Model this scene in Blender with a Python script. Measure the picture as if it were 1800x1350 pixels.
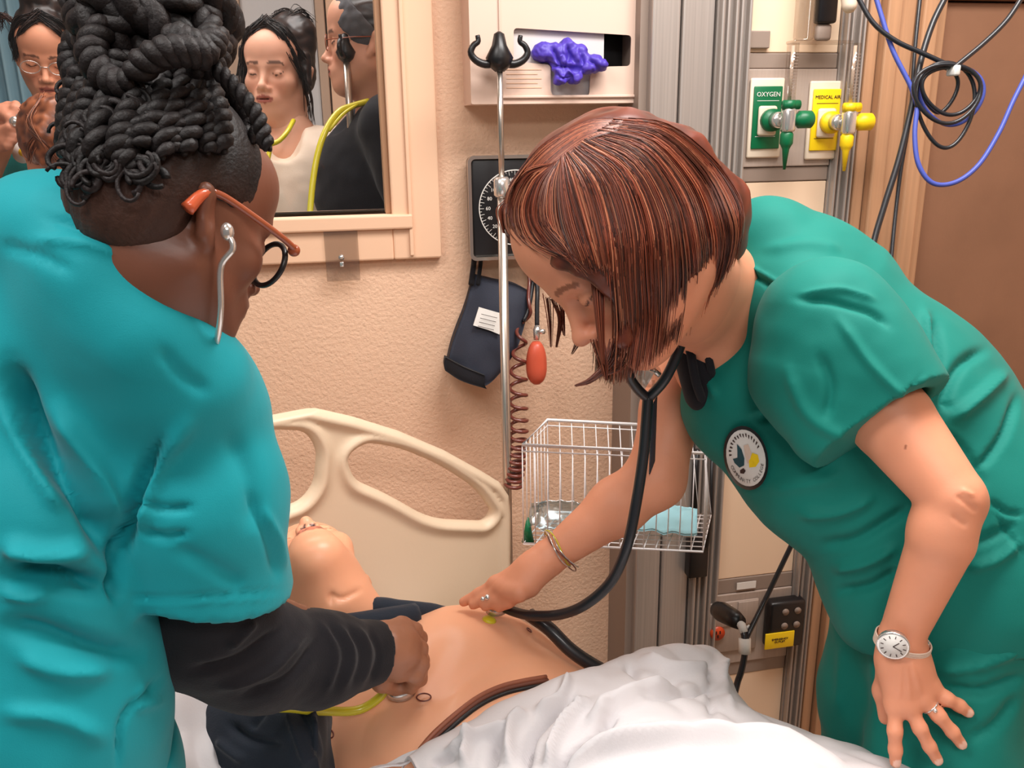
import bpy, bmesh, math, random
import numpy as np
from math import sin, cos, radians, pi, atan2, sqrt
from mathutils import Vector, Matrix, noise as mnoise
random.seed(4); rng = np.random.default_rng(7)
S = bpy.context.scene
for o in list(bpy.data.objects): bpy.data.objects.remove(o)
# ------------------------------------------------------------------ camera
FP = 1500.; CX, CY = 900, 675
yaw, pitch, roll = radians(11), radians(16.5), radians(0.9)
CAM = np.array([0, 0, 1.62])
FW = np.array([sin(yaw)*cos(pitch), cos(yaw)*cos(pitch), -sin(pitch)])
r0 = np.array([cos(yaw), -sin(yaw), 0]); u0 = np.cross(r0, FW)
RT = r0*cos(roll) - u0*sin(roll); UP = u0*cos(roll) + r0*sin(roll)
cd = bpy.data.cameras.new('camera'); cam = bpy.data.objects.new('camera', cd); S.collection.objects.link(cam)
cd.lens = FP/1800*36; cd.sensor_width = 36; cd.clip_start = .02
cam.matrix_world = Matrix(((RT[0], UP[0], -FW[0], CAM[0]), (RT[1], UP[1], -FW[1], CAM[1]), (RT[2], UP[2], -FW[2], CAM[2]), (0, 0, 0, 1)))
S.camera = cam
S.view_settings.view_transform = 'Standard'; S.view_settings.look = 'None'; S.view_settings.gamma = 1
S.view_settings.use_curve_mapping = False
S.view_settings.exposure = 0.0
w = bpy.data.worlds.new('world'); S.world = w; w.use_nodes = True
w.node_tree.nodes['Background'].inputs[0].default_value = (1.0, .95, .92, 1)
w.node_tree.nodes['Background'].inputs[1].default_value = .15
def area(name, loc, size, power, col, target=None):
    l = bpy.data.lights.new(name, 'AREA'); l.shape = 'RECTANGLE'; l.size, l.size_y = size; l.energy = power; l.color = col
    o = bpy.data.objects.new(name, l); S.collection.objects.link(o); o.location = loc
    if target is not None:
        o.rotation_euler = (Vector(target)-Vector(loc)).to_track_quat('-Z', 'Y').to_euler()
    return o
area('ceiling_panel_light', (.75, .95, 2.62), (1.0, .5), 37, (1, .965, .935))
area('ceiling_panel_light', (-.75, .45, 2.62), (1.0, .5), 24, (1, .965, .935))
area('ceiling_panel_light', (.2, -.9, 2.62), (1.2, .6), 28, (1, .965, .935))
area('ceiling_panel_light', (-.3, 2.35, 2.62), (1.2, .6), 20, (1, .965, .935))

# ------------------------------------------------------------------ projection helpers
def ray(x, y): return FW + RT*(x-CX)/FP + UP*(CY-y)/FP
def P(x, y, d): return CAM + ray(x, y)*d
def onz(x, y, z): r = ray(x, y); return CAM + r*((z-CAM[2])/r[2])
def ony(x, y, Y): r = ray(x, y); return CAM + r*((Y-CAM[1])/r[1])
def onp(x, y, p0, n): r = ray(x, y); n = np.array(n, float); return CAM + r*(((np.array(p0)-CAM)@n)/(r@n))
def pj(V):
    v = np.atleast_2d(V)-CAM; d = v@FW
    return np.stack([CX+FP*(v@RT)/d, CY-FP*(v@UP)/d, d], 1)
def lin(c):
    c = np.array(c, float)/255.
    return np.where(c <= .04045, c/12.92, ((c+.055)/1.055)**2.4)
# ------------------------------------------------------------------ materials
def mat(name, rgb, rough=.6, metal=0, bump=None, var=None, vcol=False, sheen=0, sss=0, coat=0, stretch=None, spec=.5, alpha=None):
    m = bpy.data.materials.new(name); m.use_nodes = True; nt = m.node_tree; N = nt.nodes; L = nt.links
    b = N['Principled BSDF']; c = list(lin(rgb))+[1]
    b.inputs['Base Color'].default_value = c; b.inputs['Roughness'].default_value = rough; b.inputs['Metallic'].default_value = metal
    b.inputs['Specular IOR Level'].default_value = spec
    if sheen: b.inputs['Sheen Weight'].default_value = sheen
    if coat: b.inputs['Coat Weight'].default_value = coat
    if sss:
        b.inputs['Subsurface Weight'].default_value = sss; b.inputs['Subsurface Radius'].default_value = (.012, .005, .003); b.inputs['Subsurface Scale'].default_value = 1
    tc = N.new('ShaderNodeTexCoord'); src = tc.outputs['Object']
    if stretch:
        mp = N.new('ShaderNodeMapping'); mp.inputs['Scale'].default_value = stretch; L.new(src, mp.inputs[0]); src = mp.outputs[0]
    base = None
    if vcol:
        at = N.new('ShaderNodeAttribute'); at.attribute_name = 'Col'; base = at.outputs['Color']; L.new(base, b.inputs['Base Color'])
    if var:
        nz = N.new('ShaderNodeTexNoise'); nz.inputs['Scale'].default_value = var[0]; nz.inputs['Detail'].default_value = 4; L.new(src, nz.inputs['Vector'])
        mr = N.new('ShaderNodeMapRange'); mr.inputs['From Min'].default_value = .3; mr.inputs['From Max'].default_value = .7
        mr.inputs['To Min'].default_value = 1-var[1]; mr.inputs['To Max'].default_value = 1+var[1]; L.new(nz.outputs['Fac'], mr.inputs['Value'])
        mx = N.new('ShaderNodeVectorMath'); mx.operation = 'SCALE'
        if base: L.new(base, mx.inputs[0])
        else: mx.inputs[0].default_value = c[:3]
        L.new(mr.outputs[0], mx.inputs['Scale']); L.new(mx.outputs[0], b.inputs['Base Color'])
    if bump:
        nz = N.new('ShaderNodeTexNoise'); nz.inputs['Scale'].default_value = bump[0]; nz.inputs['Detail'].default_value = bump[3] if len(bump) > 3 else 3
        L.new(src, nz.inputs['Vector'])
        bp = N.new('ShaderNodeBump'); bp.inputs['Strength'].default_value = bump[1]; bp.inputs['Distance'].default_value = bump[2]
        L.new(nz.outputs['Fac'], bp.inputs['Height']); L.new(bp.outputs[0], b.inputs['Normal'])
    return m
M = dict(
 wall=mat('wall_paint', (230, 190, 160), .75, bump=(150, .6, .004), var=(2, .03)),
 frame=mat('frame_paint', (234, 192, 160), .5, bump=(60, .1, .001)),
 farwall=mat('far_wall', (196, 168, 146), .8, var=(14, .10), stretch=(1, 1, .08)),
 board=mat('pale_board', (206, 205, 205), .5),
 floor=mat('floor_vinyl', (178, 150, 124), .4, var=(3, .06)),
 ceil=mat('ceiling_tile', (235, 228, 218), .9, bump=(60, .3, .002)),
 scrubA=mat('teal_scrub', (0, 142, 152), .72, bump=(900, .25, .0006), var=(5, .05), sheen=.08, spec=.3),
 scrubB=mat('green_scrub', (0, 118, 106), .72, bump=(900, .25, .0006), var=(5, .06), sheen=.06, spec=.3),
 scrubC=mat('dark_teal_scrub', (0, 96, 92), .8),
 black=mat('black_knit', (24, 23, 28), .85, bump=(500, .4, .001), sheen=.08, spec=.25),
 navy=mat('navy_cotton', (40, 46, 56), .9, bump=(400, .5, .001), var=(8, .15), sheen=.12, spec=.2),
 white=mat('white_linen', (216, 212, 214), .85, bump=(300, .3, .0008)),
 cream=mat('cream_knit', (232, 212, 192), .85, bump=(300, .3, .001)),
 skin=mat('skin', (225, 160, 125), .5, vcol=True, var=(14, .06), sss=.12, bump=(260, .12, .0008), spec=.4),
 skind=mat('skin_dark', (110, 70, 52), .42, vcol=True, var=(12, .10), sss=.06, bump=(260, .12, .0008), spec=.5),
 vinyl=mat('mannequin_vinyl', (240, 170, 132), .38, vcol=True, var=(6, .03), sss=.10, spec=.45),
 hair=mat('hair_gloss', (120, 50, 25), .38, vcol=True, spec=.5),
 hairk=mat('hair_black', (20, 15, 14), .58, vcol=True, spec=.28, bump=(260, .5, .002)),
 plast=mat('beige_plastic', (230, 212, 190), .35, bump=(40, .05, .001)),
 plast2=mat('headboard_plastic', (222, 200, 172), .45, bump=(120, .12, .001)),
 cabinet=mat('dispenser_metal', (226, 196, 178), .45),
 steel=mat('steel', (200, 190, 180), .28, .9),
 alu=mat('brushed_aluminium', (182, 172, 165), .42, .55, stretch=(60, 60, .4), var=(6, .10)),
 grey=mat('grey_panel', (170, 152, 140), .55, stretch=(30, 30, 1), var=(8, .05)),
 greyd=mat('grey_strip', (146, 128, 116), .55),
 beige=mat('beige_panel', (238, 208, 178), .6),
 wood=mat('wood_grain', (184, 140, 106), .5, stretch=(14, 14, .5), var=(5, .14), bump=(20, .1, .001)),
 brown=mat('brown_laminate', (140, 100, 76), .55, var=(6, .10), bump=(150, .2, .001)),
 wire=mat('white_wire', (240, 236, 236), .35),
 blackp=mat('black_plastic', (22, 20, 22), .35),
 rubber=mat('black_rubber', (24, 26, 32), .42, coat=.3),
 gloves=mat('purple_nitrile', (78, 58, 176), .5, bump=(60, .3, .002)),
 card=mat('white_card', (214, 206, 204), .6),
 green=mat('green_plastic', (0, 104, 62), .4), yellow=mat('yellow_plastic', (250, 212, 20), .4),
 yellowt=mat('yellow_rubber', (214, 200, 40), .35, coat=.4),
 red=mat('red_bulb', (206, 88, 62), .4, var=(20, .06)), coil=mat('maroon_rubber', (110, 52, 42), .35, coat=.4),
 orange=mat('orange_acetate', (206, 92, 54), .3, coat=.5), amber=mat('tortoise_acetate', (150, 72, 40), .3, coat=.5),
 blue=mat('blue_cable', (70, 84, 170), .45), ink=mat('dark_ink', (60, 36, 30), .7), chalk=mat('white_print', (230, 226, 220), .6),
 cuff=mat('cuff_nylon', (42, 46, 60), .8, bump=(300, .4, .001), var=(9, .15)),
 curtain=mat('blue_curtain', (140, 176, 190), .85, stretch=(20, 20, .3), var=(4, .1)),
 bandgrey=mat('grey_band', (84, 84, 88), .9, bump=(300, .4, .001)),
 clearp=mat('clear_acrylic', (225, 200, 180), .15), redp=mat('red_outlet', (200, 70, 30), .35), teal=mat('teal_ink', (10, 70, 80), .6),
 mask=mat('blue_wrap', (150, 200, 210), .4), silver=mat('silver', (225, 222, 218), .2, .8), leather=mat('pale_strap', (222, 196, 178), .6),
)
def wrinkle(m, scale, dist, strength, st=(1, 1, .45)):
    nt = m.node_tree; N = nt.nodes; L = nt.links; b = N['Principled BSDF']; tc = N.new('ShaderNodeTexCoord'); mp = N.new('ShaderNodeMapping'); mp.inputs['Scale'].default_value = st; mp.inputs['Rotation'].default_value = (.3, .5, .4)
    L.new(tc.outputs['Object'], mp.inputs[0]); nz_ = N.new('ShaderNodeTexNoise'); nz_.inputs['Scale'].default_value = scale; nz_.inputs['Detail'].default_value = 3; nz_.inputs['Distortion'].default_value = 1.6; nz_.noise_type = 'RIDGED_MULTIFRACTAL'
    L.new(mp.outputs[0], nz_.inputs['Vector']); bp = N.new('ShaderNodeBump'); bp.inputs['Strength'].default_value = strength; bp.inputs['Distance'].default_value = dist; L.new(nz_.outputs['Fac'], bp.inputs['Height'])
    old = b.inputs['Normal'].links
    if old: L.new(old[0].from_socket, bp.inputs['Normal'])
    L.new(bp.outputs[0], b.inputs['Normal'])
for k_ in ('scrubA', 'scrubB', 'scrubC'): wrinkle(M[k_], 7, .006, .35)
wrinkle(M['navy'], 14, .004, .4); wrinkle(M['black'], 12, .003, .3); wrinkle(M['white'], 10, .005, .35)
def see_through(name, tint, gloss=.06, rough=.03, fres=False):
    m = bpy.data.materials.new(name); m.use_nodes = True; nt = m.node_tree; N = nt.nodes; L = nt.links
    for n in list(N):
        if n.type != 'OUTPUT_MATERIAL': N.remove(n)
    t = N.new('ShaderNodeBsdfTransparent'); t.inputs[0].default_value = (*tint, 1)
    g = N.new('ShaderNodeBsdfGlossy'); g.inputs['Roughness'].default_value = rough
    mx = N.new('ShaderNodeMixShader'); mx.inputs[0].default_value = gloss
    L.new(t.outputs[0], mx.inputs[1]); L.new(g.outputs[0], mx.inputs[2]); L.new(mx.outputs[0], N['Material Output'].inputs[0])
    return m
M['glass'] = see_through('window_glass', (.97, .97, .97), .03)
M['lens'] = see_through('lens_glass', (.9, .88, .88), .08)
M['clear'] = see_through('clear_plastic', (.88, .86, .84), .12, .1)
M['film'] = see_through('clear_film', (.75, .86, .9), .25, .2)

# ------------------------------------------------------------------ object helpers
WORLD = {}
def wl(o): return WORLD.get(o.name, np.zeros(3))
def empty(name, loc, label, cat, group=None):
    o = bpy.data.objects.new(name, None); S.collection.objects.link(o); o.location = [float(v) for v in loc]; WORLD[o.name] = np.array(loc, float)
    o['label'] = label; o['category'] = cat
    if group: o['group'] = group
    return o
def rawmesh(name, V, quads):
    """V nx3, quads list/array of faces (4 or 3 wide arrays, or ragged list)"""
    me = bpy.data.meshes.new(name)
    if isinstance(quads, np.ndarray):
        n, k = quads.shape
        me.vertices.add(len(V)); me.vertices.foreach_set('co', np.ascontiguousarray(V, dtype=np.float32).ravel())
        me.loops.add(n*k); me.loops.foreach_set('vertex_index', quads.astype(np.int32).ravel())
        me.polygons.add(n); me.polygons.foreach_set('loop_start', (np.arange(n)*k).astype(np.int32)); me.polygons.foreach_set('loop_total', np.full(n, k, np.int32))
        me.update(calc_edges=True); me.validate()
    else:
        me.from_pydata([tuple(map(float, v)) for v in V], [], quads); me.update()
    return me
def link(name, V, F, m, parent=None, smooth=True, cols=None, label=None, cat=None, group=None, kind=None, loc=None, mats=None):
    V = np.asarray(V, float)
    base = wl(parent) if parent is not None else (np.array(loc, float) if loc is not None else np.zeros(3))
    me = rawmesh(name, V-base, F)
    if smooth: me.polygons.foreach_set('use_smooth', np.ones(len(me.polygons), bool))
    me.materials.append(M[m] if isinstance(m, str) else m)
    if cols is not None:
        a = me.color_attributes.new('Col', 'FLOAT_COLOR', 'POINT')
        cc = np.concatenate([cols, np.ones((len(cols), 1))], 1).astype(np.float32); a.data.foreach_set('color', cc.ravel())
    o = bpy.data.objects.new(name, me); S.collection.objects.link(o)
    if parent is not None: o.parent = parent; WORLD[o.name] = base
    else: o.location = [float(v) for v in base]; WORLD[o.name] = base
    if label: o['label'] = label
    if cat: o['category'] = cat
    if group: o['group'] = group
    if kind: o['kind'] = kind
    return o
class MB:
    def __init__(s): s.V = []; s.F = []; s.n = 0; s.C = []
    def add(s, V, F, c=None):
        V = np.asarray(V, float); s.V.append(V); s.F += [tuple(int(i)+s.n for i in f) for f in F]; s.n += len(V)
        if c is not None: s.C.append(np.tile(np.array(c, float), (len(V), 1)) if np.ndim(c) == 1 else np.asarray(c))
        return s
    def bm(s, bm):
        bm.verts.ensure_lookup_table(); bm.verts.index_update()
        s.add([v.co[:] for v in bm.verts], [[v.index for v in f.verts] for f in bm.faces]); bm.free(); return s
    def box(s, lo, hi, bev=0, seg=2, M3=None, c=None):
        lo = np.array(lo, float); hi = np.array(hi, float); bm = bmesh.new(); bmesh.ops.create_cube(bm, size=1)
        for v in bm.verts: v.co = Vector(((v.co.x)*(hi[0]-lo[0]), v.co.y*(hi[1]-lo[1]), v.co.z*(hi[2]-lo[2])))
        if bev: bmesh.ops.bevel(bm, geom=bm.edges[:], offset=min(bev, .49*min(hi-lo)), segments=seg, affect='EDGES', profile=.5)
        ctr = (lo+hi)/2; bm.verts.index_update()
        V = np.array([v.co[:] for v in bm.verts]); F = [[v.index for v in f.verts] for f in bm.faces]; bm.free()
        if M3 is not None: V = V@np.array(M3).T
        return s.add(V+ctr, F, c)
    def tube(s, pts, r, n=8, caps=True, c=None, closed=False):
        V, F = tube_geo(pts, r, n, caps, closed); return s.add(V, F, c)
    def sph(s, c0, r, M3=None, nu=14, nv=9):
        r = np.array(r)*np.ones(3); V = []; F = []
        for j in range(nv+1):
            t = pi*j/nv
            for i in range(nu): V.append((sin(t)*cos(2*pi*i/nu)*r[0], sin(t)*sin(2*pi*i/nu)*r[1], cos(t)*r[2]))
        for j in range(nv):
            for i in range(nu): F.append((j*nu+i, (j+1)*nu+i, (j+1)*nu+(i+1) % nu, j*nu+(i+1) % nu))
        V = np.array(V)
        if M3 is not None: V = V@np.array(M3).T
        return s.add(V+np.array(c0), F)
    def build(s, name, m, parent=None, **k):
        return link(name, np.concatenate(s.V), s.F, m, parent, cols=np.concatenate(s.C) if s.C and 'cols' not in k else k.pop('cols', None), **k)
def tube_geo(pts, r, n=8, caps=True, closed=False):
    p = np.array(pts, float); N = len(p); r = np.ones(N)*r if np.ndim(r) == 0 else np.array(r, float)
    T = np.gradient(p, axis=0) if not closed else np.roll(p, -1, 0)-np.roll(p, 1, 0)
    T /= np.linalg.norm(T, axis=1)[:, None]+1e-12
    a = np.array([0, 0, 1.]) if abs(T[0, 2]) < .9 else np.array([1., 0, 0])
    A = []; u = np.cross(T[0], a); u /= np.linalg.norm(u)
    for i in range(N):
        u = u-T[i]*(u@T[i]); u /= np.linalg.norm(u)+1e-12; A.append(u.copy())
    A = np.array(A); B = np.cross(T, A); th = np.arange(n)*2*pi/n
    V = p[:, None]+r[:, None, None]*(A[:, None]*np.cos(th)[None, :, None]+B[:, None]*np.sin(th)[None, :, None]); V = V.reshape(-1, 3)
    F = []
    for i in range(N if closed else N-1):
        j = (i+1) % N
        for k in range(n): F.append((i*n+k, i*n+(k+1) % n, j*n+(k+1) % n, j*n+k))
    if caps and not closed: F.append(tuple(range(n))[::-1]); F.append(tuple((N-1)*n+k for k in range(n)))
    return V, F
def spline(pts, n=40):
    p = np.array(pts, float); N = len(p); q = np.vstack([2*p[0]-p[1], p, 2*p[-1]-p[-2]]); t = np.linspace(0, N-1-1e-6, n); i = t.astype(int); f = (t-i)[:, None]
    a, b, c, d = q[i], q[i+1], q[i+2], q[i+3]
    return .5*((2*b)+(c-a)*f+(2*a-5*b+4*c-d)*f**2+(3*b-a-3*c+d)*f**3)
def px(pts): return [P(*q) for q in pts]
# ------------------------------------------------------------------ implicit surfaces
class Vol:
    def __init__(s, lo, hi, h):
        s.lo = np.array(lo, float); s.h = h; s.n = np.ceil((np.array(hi)-s.lo)/h).astype(int)+1
        s.F = np.full(tuple(s.n), .2, np.float32); s.ax = [(s.lo[i]+h*np.arange(s.n[i])).astype(np.float32) for i in range(3)]
    def blk(s, lo, hi):
        a = np.clip(np.floor((np.array(lo)-s.lo)/s.h).astype(int), 0, s.n); b = np.clip(np.ceil((np.array(hi)-s.lo)/s.h).astype(int)+1, 0, s.n)
        if (b <= a).any(): return None
        sl = tuple(slice(a[i], b[i]) for i in range(3))
        return sl, s.ax[0][sl[0]][:, None, None], s.ax[1][sl[1]][None, :, None], s.ax[2][sl[2]][None, None, :]
    def op(s, sl, D, k, mode):
        A = s.F[sl]
        if mode == 'sub': D = -D; s.F[sl] = (np.maximum(A, D)+(np.maximum(k-np.abs(A-D), 0)**2/(4*k) if k > 0 else 0)); return s
        if mode == 'and': s.F[sl] = np.maximum(A, D); return s
        s.F[sl] = np.minimum(A, D)-(np.maximum(k-np.abs(A-D), 0)**2/(4*k) if k > 0 else 0); return s
    def cone(s, a, b, ra, rb=None, k=.02, mode='add'):
        a = np.array(a, float); b = np.array(b, float); rb = ra if rb is None else rb; m = max(ra, rb)+k+2*s.h+.01
        q = s.blk(np.minimum(a, b)-m, np.maximum(a, b)+m)
        if q is None: return s
        sl, x, y, z = q; d = b-a; L2 = max(float(d@d), 1e-12)
        t = np.clip(((x-a[0])*d[0]+(y-a[1])*d[1]+(z-a[2])*d[2])/L2, 0, 1)
        D = np.sqrt((x-a[0]-t*d[0])**2+(y-a[1]-t*d[1])**2+(z-a[2]-t*d[2])**2)-(ra+(rb-ra)*t)
        return s.op(sl, D, k, mode)
    def ell(s, c, r, M3=None, k=.02, mode='add'):
        c = np.array(c, float); r = np.ones(3)*np.array(r); M3 = np.eye(3) if M3 is None else np.array(M3, float); m = max(r)+k+2*s.h+.01
        q = s.blk(c-m, c+m)
        if q is None: return s
        sl, x, y, z = q; X, Y, Z = x-c[0], y-c[1], z-c[2]
        u = [(X*M3[0, i]+Y*M3[1, i]+Z*M3[2, i])/r[i] for i in range(3)]
        k0 = np.sqrt(u[0]**2+u[1]**2+u[2]**2); k1 = np.sqrt((u[0]/r[0])**2+(u[1]/r[1])**2+(u[2]/r[2])**2)+1e-9
        return s.op(sl, k0*(k0-1)/k1, k, mode)
    def chain(s, pts, rs, k=.02, mode='add'):
        for i in range(len(pts)-1): s.cone(pts[i], pts[i+1], rs[i], rs[i+1], k, mode)
        return s
    def cut(s, p, n, lo=None, hi=None):
        """keep the side opposite to n"""
        n = np.array(n, float); n /= np.linalg.norm(n); p = np.array(p, float)
        sl, x, y, z = s.blk(s.lo if lo is None else lo, s.lo+s.h*s.n if hi is None else hi)
        D = (x-p[0])*n[0]+(y-p[1])*n[1]+(z-p[2])*n[2]; s.F[sl] = np.maximum(s.F[sl], D); return s
    def union(s, o, k):
        sl, x, y, z = s.blk(o.lo, o.lo+o.h*(o.n-1)); sh = np.broadcast_shapes(x.shape, y.shape, z.shape)
        p = np.stack([np.broadcast_to(q, sh).ravel() for q in (x, y, z)], 1); D = o.val(p).reshape(sh).astype(np.float32); return s.op(sl, D, k, 'add')
    def val(s, p):
        q = (np.atleast_2d(p)-s.lo)/s.h; q = np.clip(q, 0, s.n-1.001); i = q.astype(int); f = q-i; o = 0
        for a in (0, 1):
            for b in (0, 1):
                for c in (0, 1):
                    o = o+s.F[i[:, 0]+a, i[:, 1]+b, i[:, 2]+c]*(f[:, 0] if a else 1-f[:, 0])*(f[:, 1] if b else 1-f[:, 1])*(f[:, 2] if c else 1-f[:, 2])
        return o
    def hit(s, x, y, d0, d1, n=90):
        ds = np.linspace(d0, d1, n); v = s.val(CAM+ray(x, y)[None]*ds[:, None]); i = np.nonzero(v < 0)[0]
        if len(i) == 0: return None
        i = i[0]
        if i == 0: return ds[0]
        return ds[i-1]+(ds[i]-ds[i-1])*v[i-1]/(v[i-1]-v[i]+1e-9)
    def mesh(s):
        F = s.F; F[0], F[-1] = .2, .2; F[:, 0], F[:, -1] = .2, .2; F[:, :, 0], F[:, :, -1] = .2, .2
        sg = F < 0; a = sg[:-1, :-1, :-1]; any_ = a.copy(); all_ = a.copy()
        offs = [(i, j, k) for i in (0, 1) for j in (0, 1) for k in (0, 1)]; nx, ny, nz = F.shape
        for (i, j, k) in offs[1:]:
            t = sg[i:nx-1+i, j:ny-1+j, k:nz-1+k]; any_ |= t; all_ &= t
        act = np.argwhere(any_ & ~all_); idx = np.full(any_.shape, -1, np.int64); idx[tuple(act.T)] = np.arange(len(act))
        cv = {o: F[act[:, 0]+o[0], act[:, 1]+o[1], act[:, 2]+o[2]] for o in offs}
        acc = np.zeros((len(act), 3)); cnt = np.zeros(len(act))
        for o in offs:
            for ax in range(3):
                if o[ax]: continue
                o2 = list(o); o2[ax] = 1; o2 = tuple(o2); va, vb = cv[o], cv[o2]; c = (va < 0) != (vb < 0)
                t = np.where(c, va/np.where(c, va-vb, 1), 0); p = np.tile(np.array(o, float), (len(act), 1)); p[:, ax] = t
                acc += p*c[:, None]; cnt += c
        V = s.lo+(act+acc/cnt[:, None])*s.h; Q = []
        for ax in range(3):
            b, c = (ax+1) % 3, (ax+2) % 3
            sa = [slice(1, -1)]*3; sb = [slice(1, -1)]*3; sa[ax] = slice(0, -1); sb[ax] = slice(1, None)
            A = sg[tuple(sa)]; Bq = sg[tuple(sb)]; e = np.argwhere(A != Bq)
            inside = A[tuple(e.T)]; e = e.copy(); e[:, b] += 1; e[:, c] += 1
            def ci(db, dc):
                q = e.copy(); q[:, b] += db; q[:, c] += dc; return idx[tuple(q.T)]
            q = np.stack([ci(-1, -1), ci(0, -1), ci(0, 0), ci(-1, 0)], 1); q[~inside] = q[~inside][:, ::-1]; Q.append(q)
        Q = np.concatenate(Q); Q = Q[(Q >= 0).all(1)]
        return V, Q
    def normals(s, V):
        e = s.h; g = np.stack([s.val(V+np.eye(3)[i]*e)-s.val(V-np.eye(3)[i]*e) for i in range(3)], 1)
        return g/(np.linalg.norm(g, axis=1)[:, None]+1e-9)
def box_for(pts, m): p = np.array(pts); return p.min(0)-m, p.max(0)+m
def segdist(q, a, b):
    a = np.array(a, float); b = np.array(b, float); d = b-a; t = np.clip(((q-a)@d)/(d@d+1e-9), 0, 1)
    return np.linalg.norm(q-a-t[:, None]*d, axis=1), t
def folds(V, Nn, strokes):
    """sculpt creases and ridges along polylines on the side they lie on"""
    q = pj(V); vd = V-CAM; vd /= np.linalg.norm(vd, axis=1)[:, None]; fac = np.clip(-(Nn*vd).sum(1)*2.5, 0, 1); off = np.zeros(len(V))
    for pts, wd, amp in strokes:
        pts = spline(pts, max(6, len(pts)*4)); n = len(pts)-1; best = np.full(len(V), 1e9); tt = np.zeros(len(V))
        for i in range(n):
            d, t = segdist(q[:, :2], pts[i], pts[i+1]); m = d < best; best[m] = d[m]; tt[m] = (i+t[m])/n
        off += 1.35*amp*np.exp(-(best/wd)**2)*np.clip(np.minimum(tt, 1-tt)*5+.1, 0, 1)
    return V+Nn*(off*fac)[:, None]
def nz(V, sc, amp, seed=0):
    o = Vector((seed*3.1, seed*1.7, seed)); return np.array([mnoise.noise(Vector(v*sc)+o) for v in V])*amp
def merge(parts):
    V = []; Q = []; C = []; n = 0
    for p in parts:
        V.append(p[0]); Q.append(p[1]+n); n += len(p[0]); C.append(p[2] if len(p) > 2 else None)
    return np.concatenate(V), np.concatenate(Q), (np.concatenate(C) if C[0] is not None else None)
# ------------------------------------------------------------------ heads
class Frame:
    def __init__(s, c, f, u, sc=1.):
        s.c = np.array(c, float); f = np.array(f, float); f /= np.linalg.norm(f); u = np.array(u, float); u -= f*(u@f); u /= np.linalg.norm(u)
        s.M = np.stack([np.cross(f, u), f, u], 1); s.s = sc
    def __call__(s, x, y, z): return s.c+s.M@(np.array([x, y, z])*s.s)
    def inv(s, V): return (np.asarray(V)-s.c)@s.M/s.s
def add_head(v, H, ears=(1, 1), nose=1., back=0):
    s = H.s; Mx = H.M
    def e(c, r, k=.012, mode='add'): v.ell(H(*c), np.array(r)*s, Mx, k*s, mode)
    def c(a, b, ra, rb, k=.012, mode='add'): v.cone(H(*a), H(*b), ra*s, rb*s, k*s, mode)
    e((0, -.012+back, .03), (.076, .097-back, .083), 0); e((0, .028, -.035), (.060, .062, .078), .03); e((0, .045, .045), (.062, .048, .05), .03)
    c((0, .068, -.105), (0, .060, -.108), .021, .02, .03)
    for q in (1, -1):
        c((q*.052, -.002, -.06), (q*.016, .064, -.103), .019, .017, .035)
        e((q*.043, .057, -.034), (.021, .020, .018), .025)
        c((q*.040, .074, .010), (q*.010, .084, .006), .009, .009, .014)
        e((q*.031, .098, -.012), (.017, .016, .011), .014, 'sub')
        e((q*.032, .0735, -.012), (.0155, .0145, .0125), .004)
    c((0, .083, .0), (0, .106*nose, -.042), .0065, .0085, .014); e((0, .108*nose, -.045), (.0095, .010, .0085), .008)
    for q in (1, -1):
        e((q*.012, .098, -.049), (.0075, .0085, .0065), .006); e((q*.0065, .102, -.058), (.003, .0055, .004), .003, 'sub')
    e((0, .080, -.073), (.030, .020, .018), .02); e((0, .0965, -.0695), (.020, .0075, .0045), .006); e((0, .0945, -.0805), (.017, .0075, .0055), .006)
    e((0, .105, -.0750), (.022, .010, .0012), .003, 'sub')
    for q, on in zip((1, -1), ears):
        if not on: continue
        c((q*.079, -.020, .0), (q*.074, -.004, -.042), .010, .007, .01)
        c((q*.082, -.026, .005), (q*.078, -.014, -.036), .007, .006, .006)
        e((q*.089, -.008, -.012), (.008, .009, .017), .005, 'sub')
def face_cols(L, base, lip, brow, lid=None, browm=(1, 1)):
    n = len(L); C = np.tile(lin(base), (n, 1)); x, y, z = L.T; ax = np.abs(x)
    def mix(m, col): m = np.clip(m, 0, 1)[:, None]; C[:] = C*(1-m)+lin(col)*m
    front = y > .055
    mix(front*np.exp(-((ax-.035)/.02)**2-((z+.045)/.02)**2)*.25, (min(255, base[0]*1.02), base[1]*.78, base[2]*.75))
    mix(front*(((ax/.023)**2+((z+.075)/.0105)**2) < 1)*(y > .088)*.85, lip)
    mix(front*(np.abs(z+.0750) < .0012)*(ax < .022)*.8, [c*.4 for c in lip])
    bz = .014-.25*(ax-.03)**2/.03+.0; mix(front*(np.abs(z-bz) < .0035)*(ax > .012)*(ax < .050)*.8, brow)
    lz = -.0165+.006*((ax-.032)/.014)**2; mix(front*(np.abs(z-lz) < .0014)*(ax > .017)*(ax < .047), lid or brow)
    return C
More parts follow.
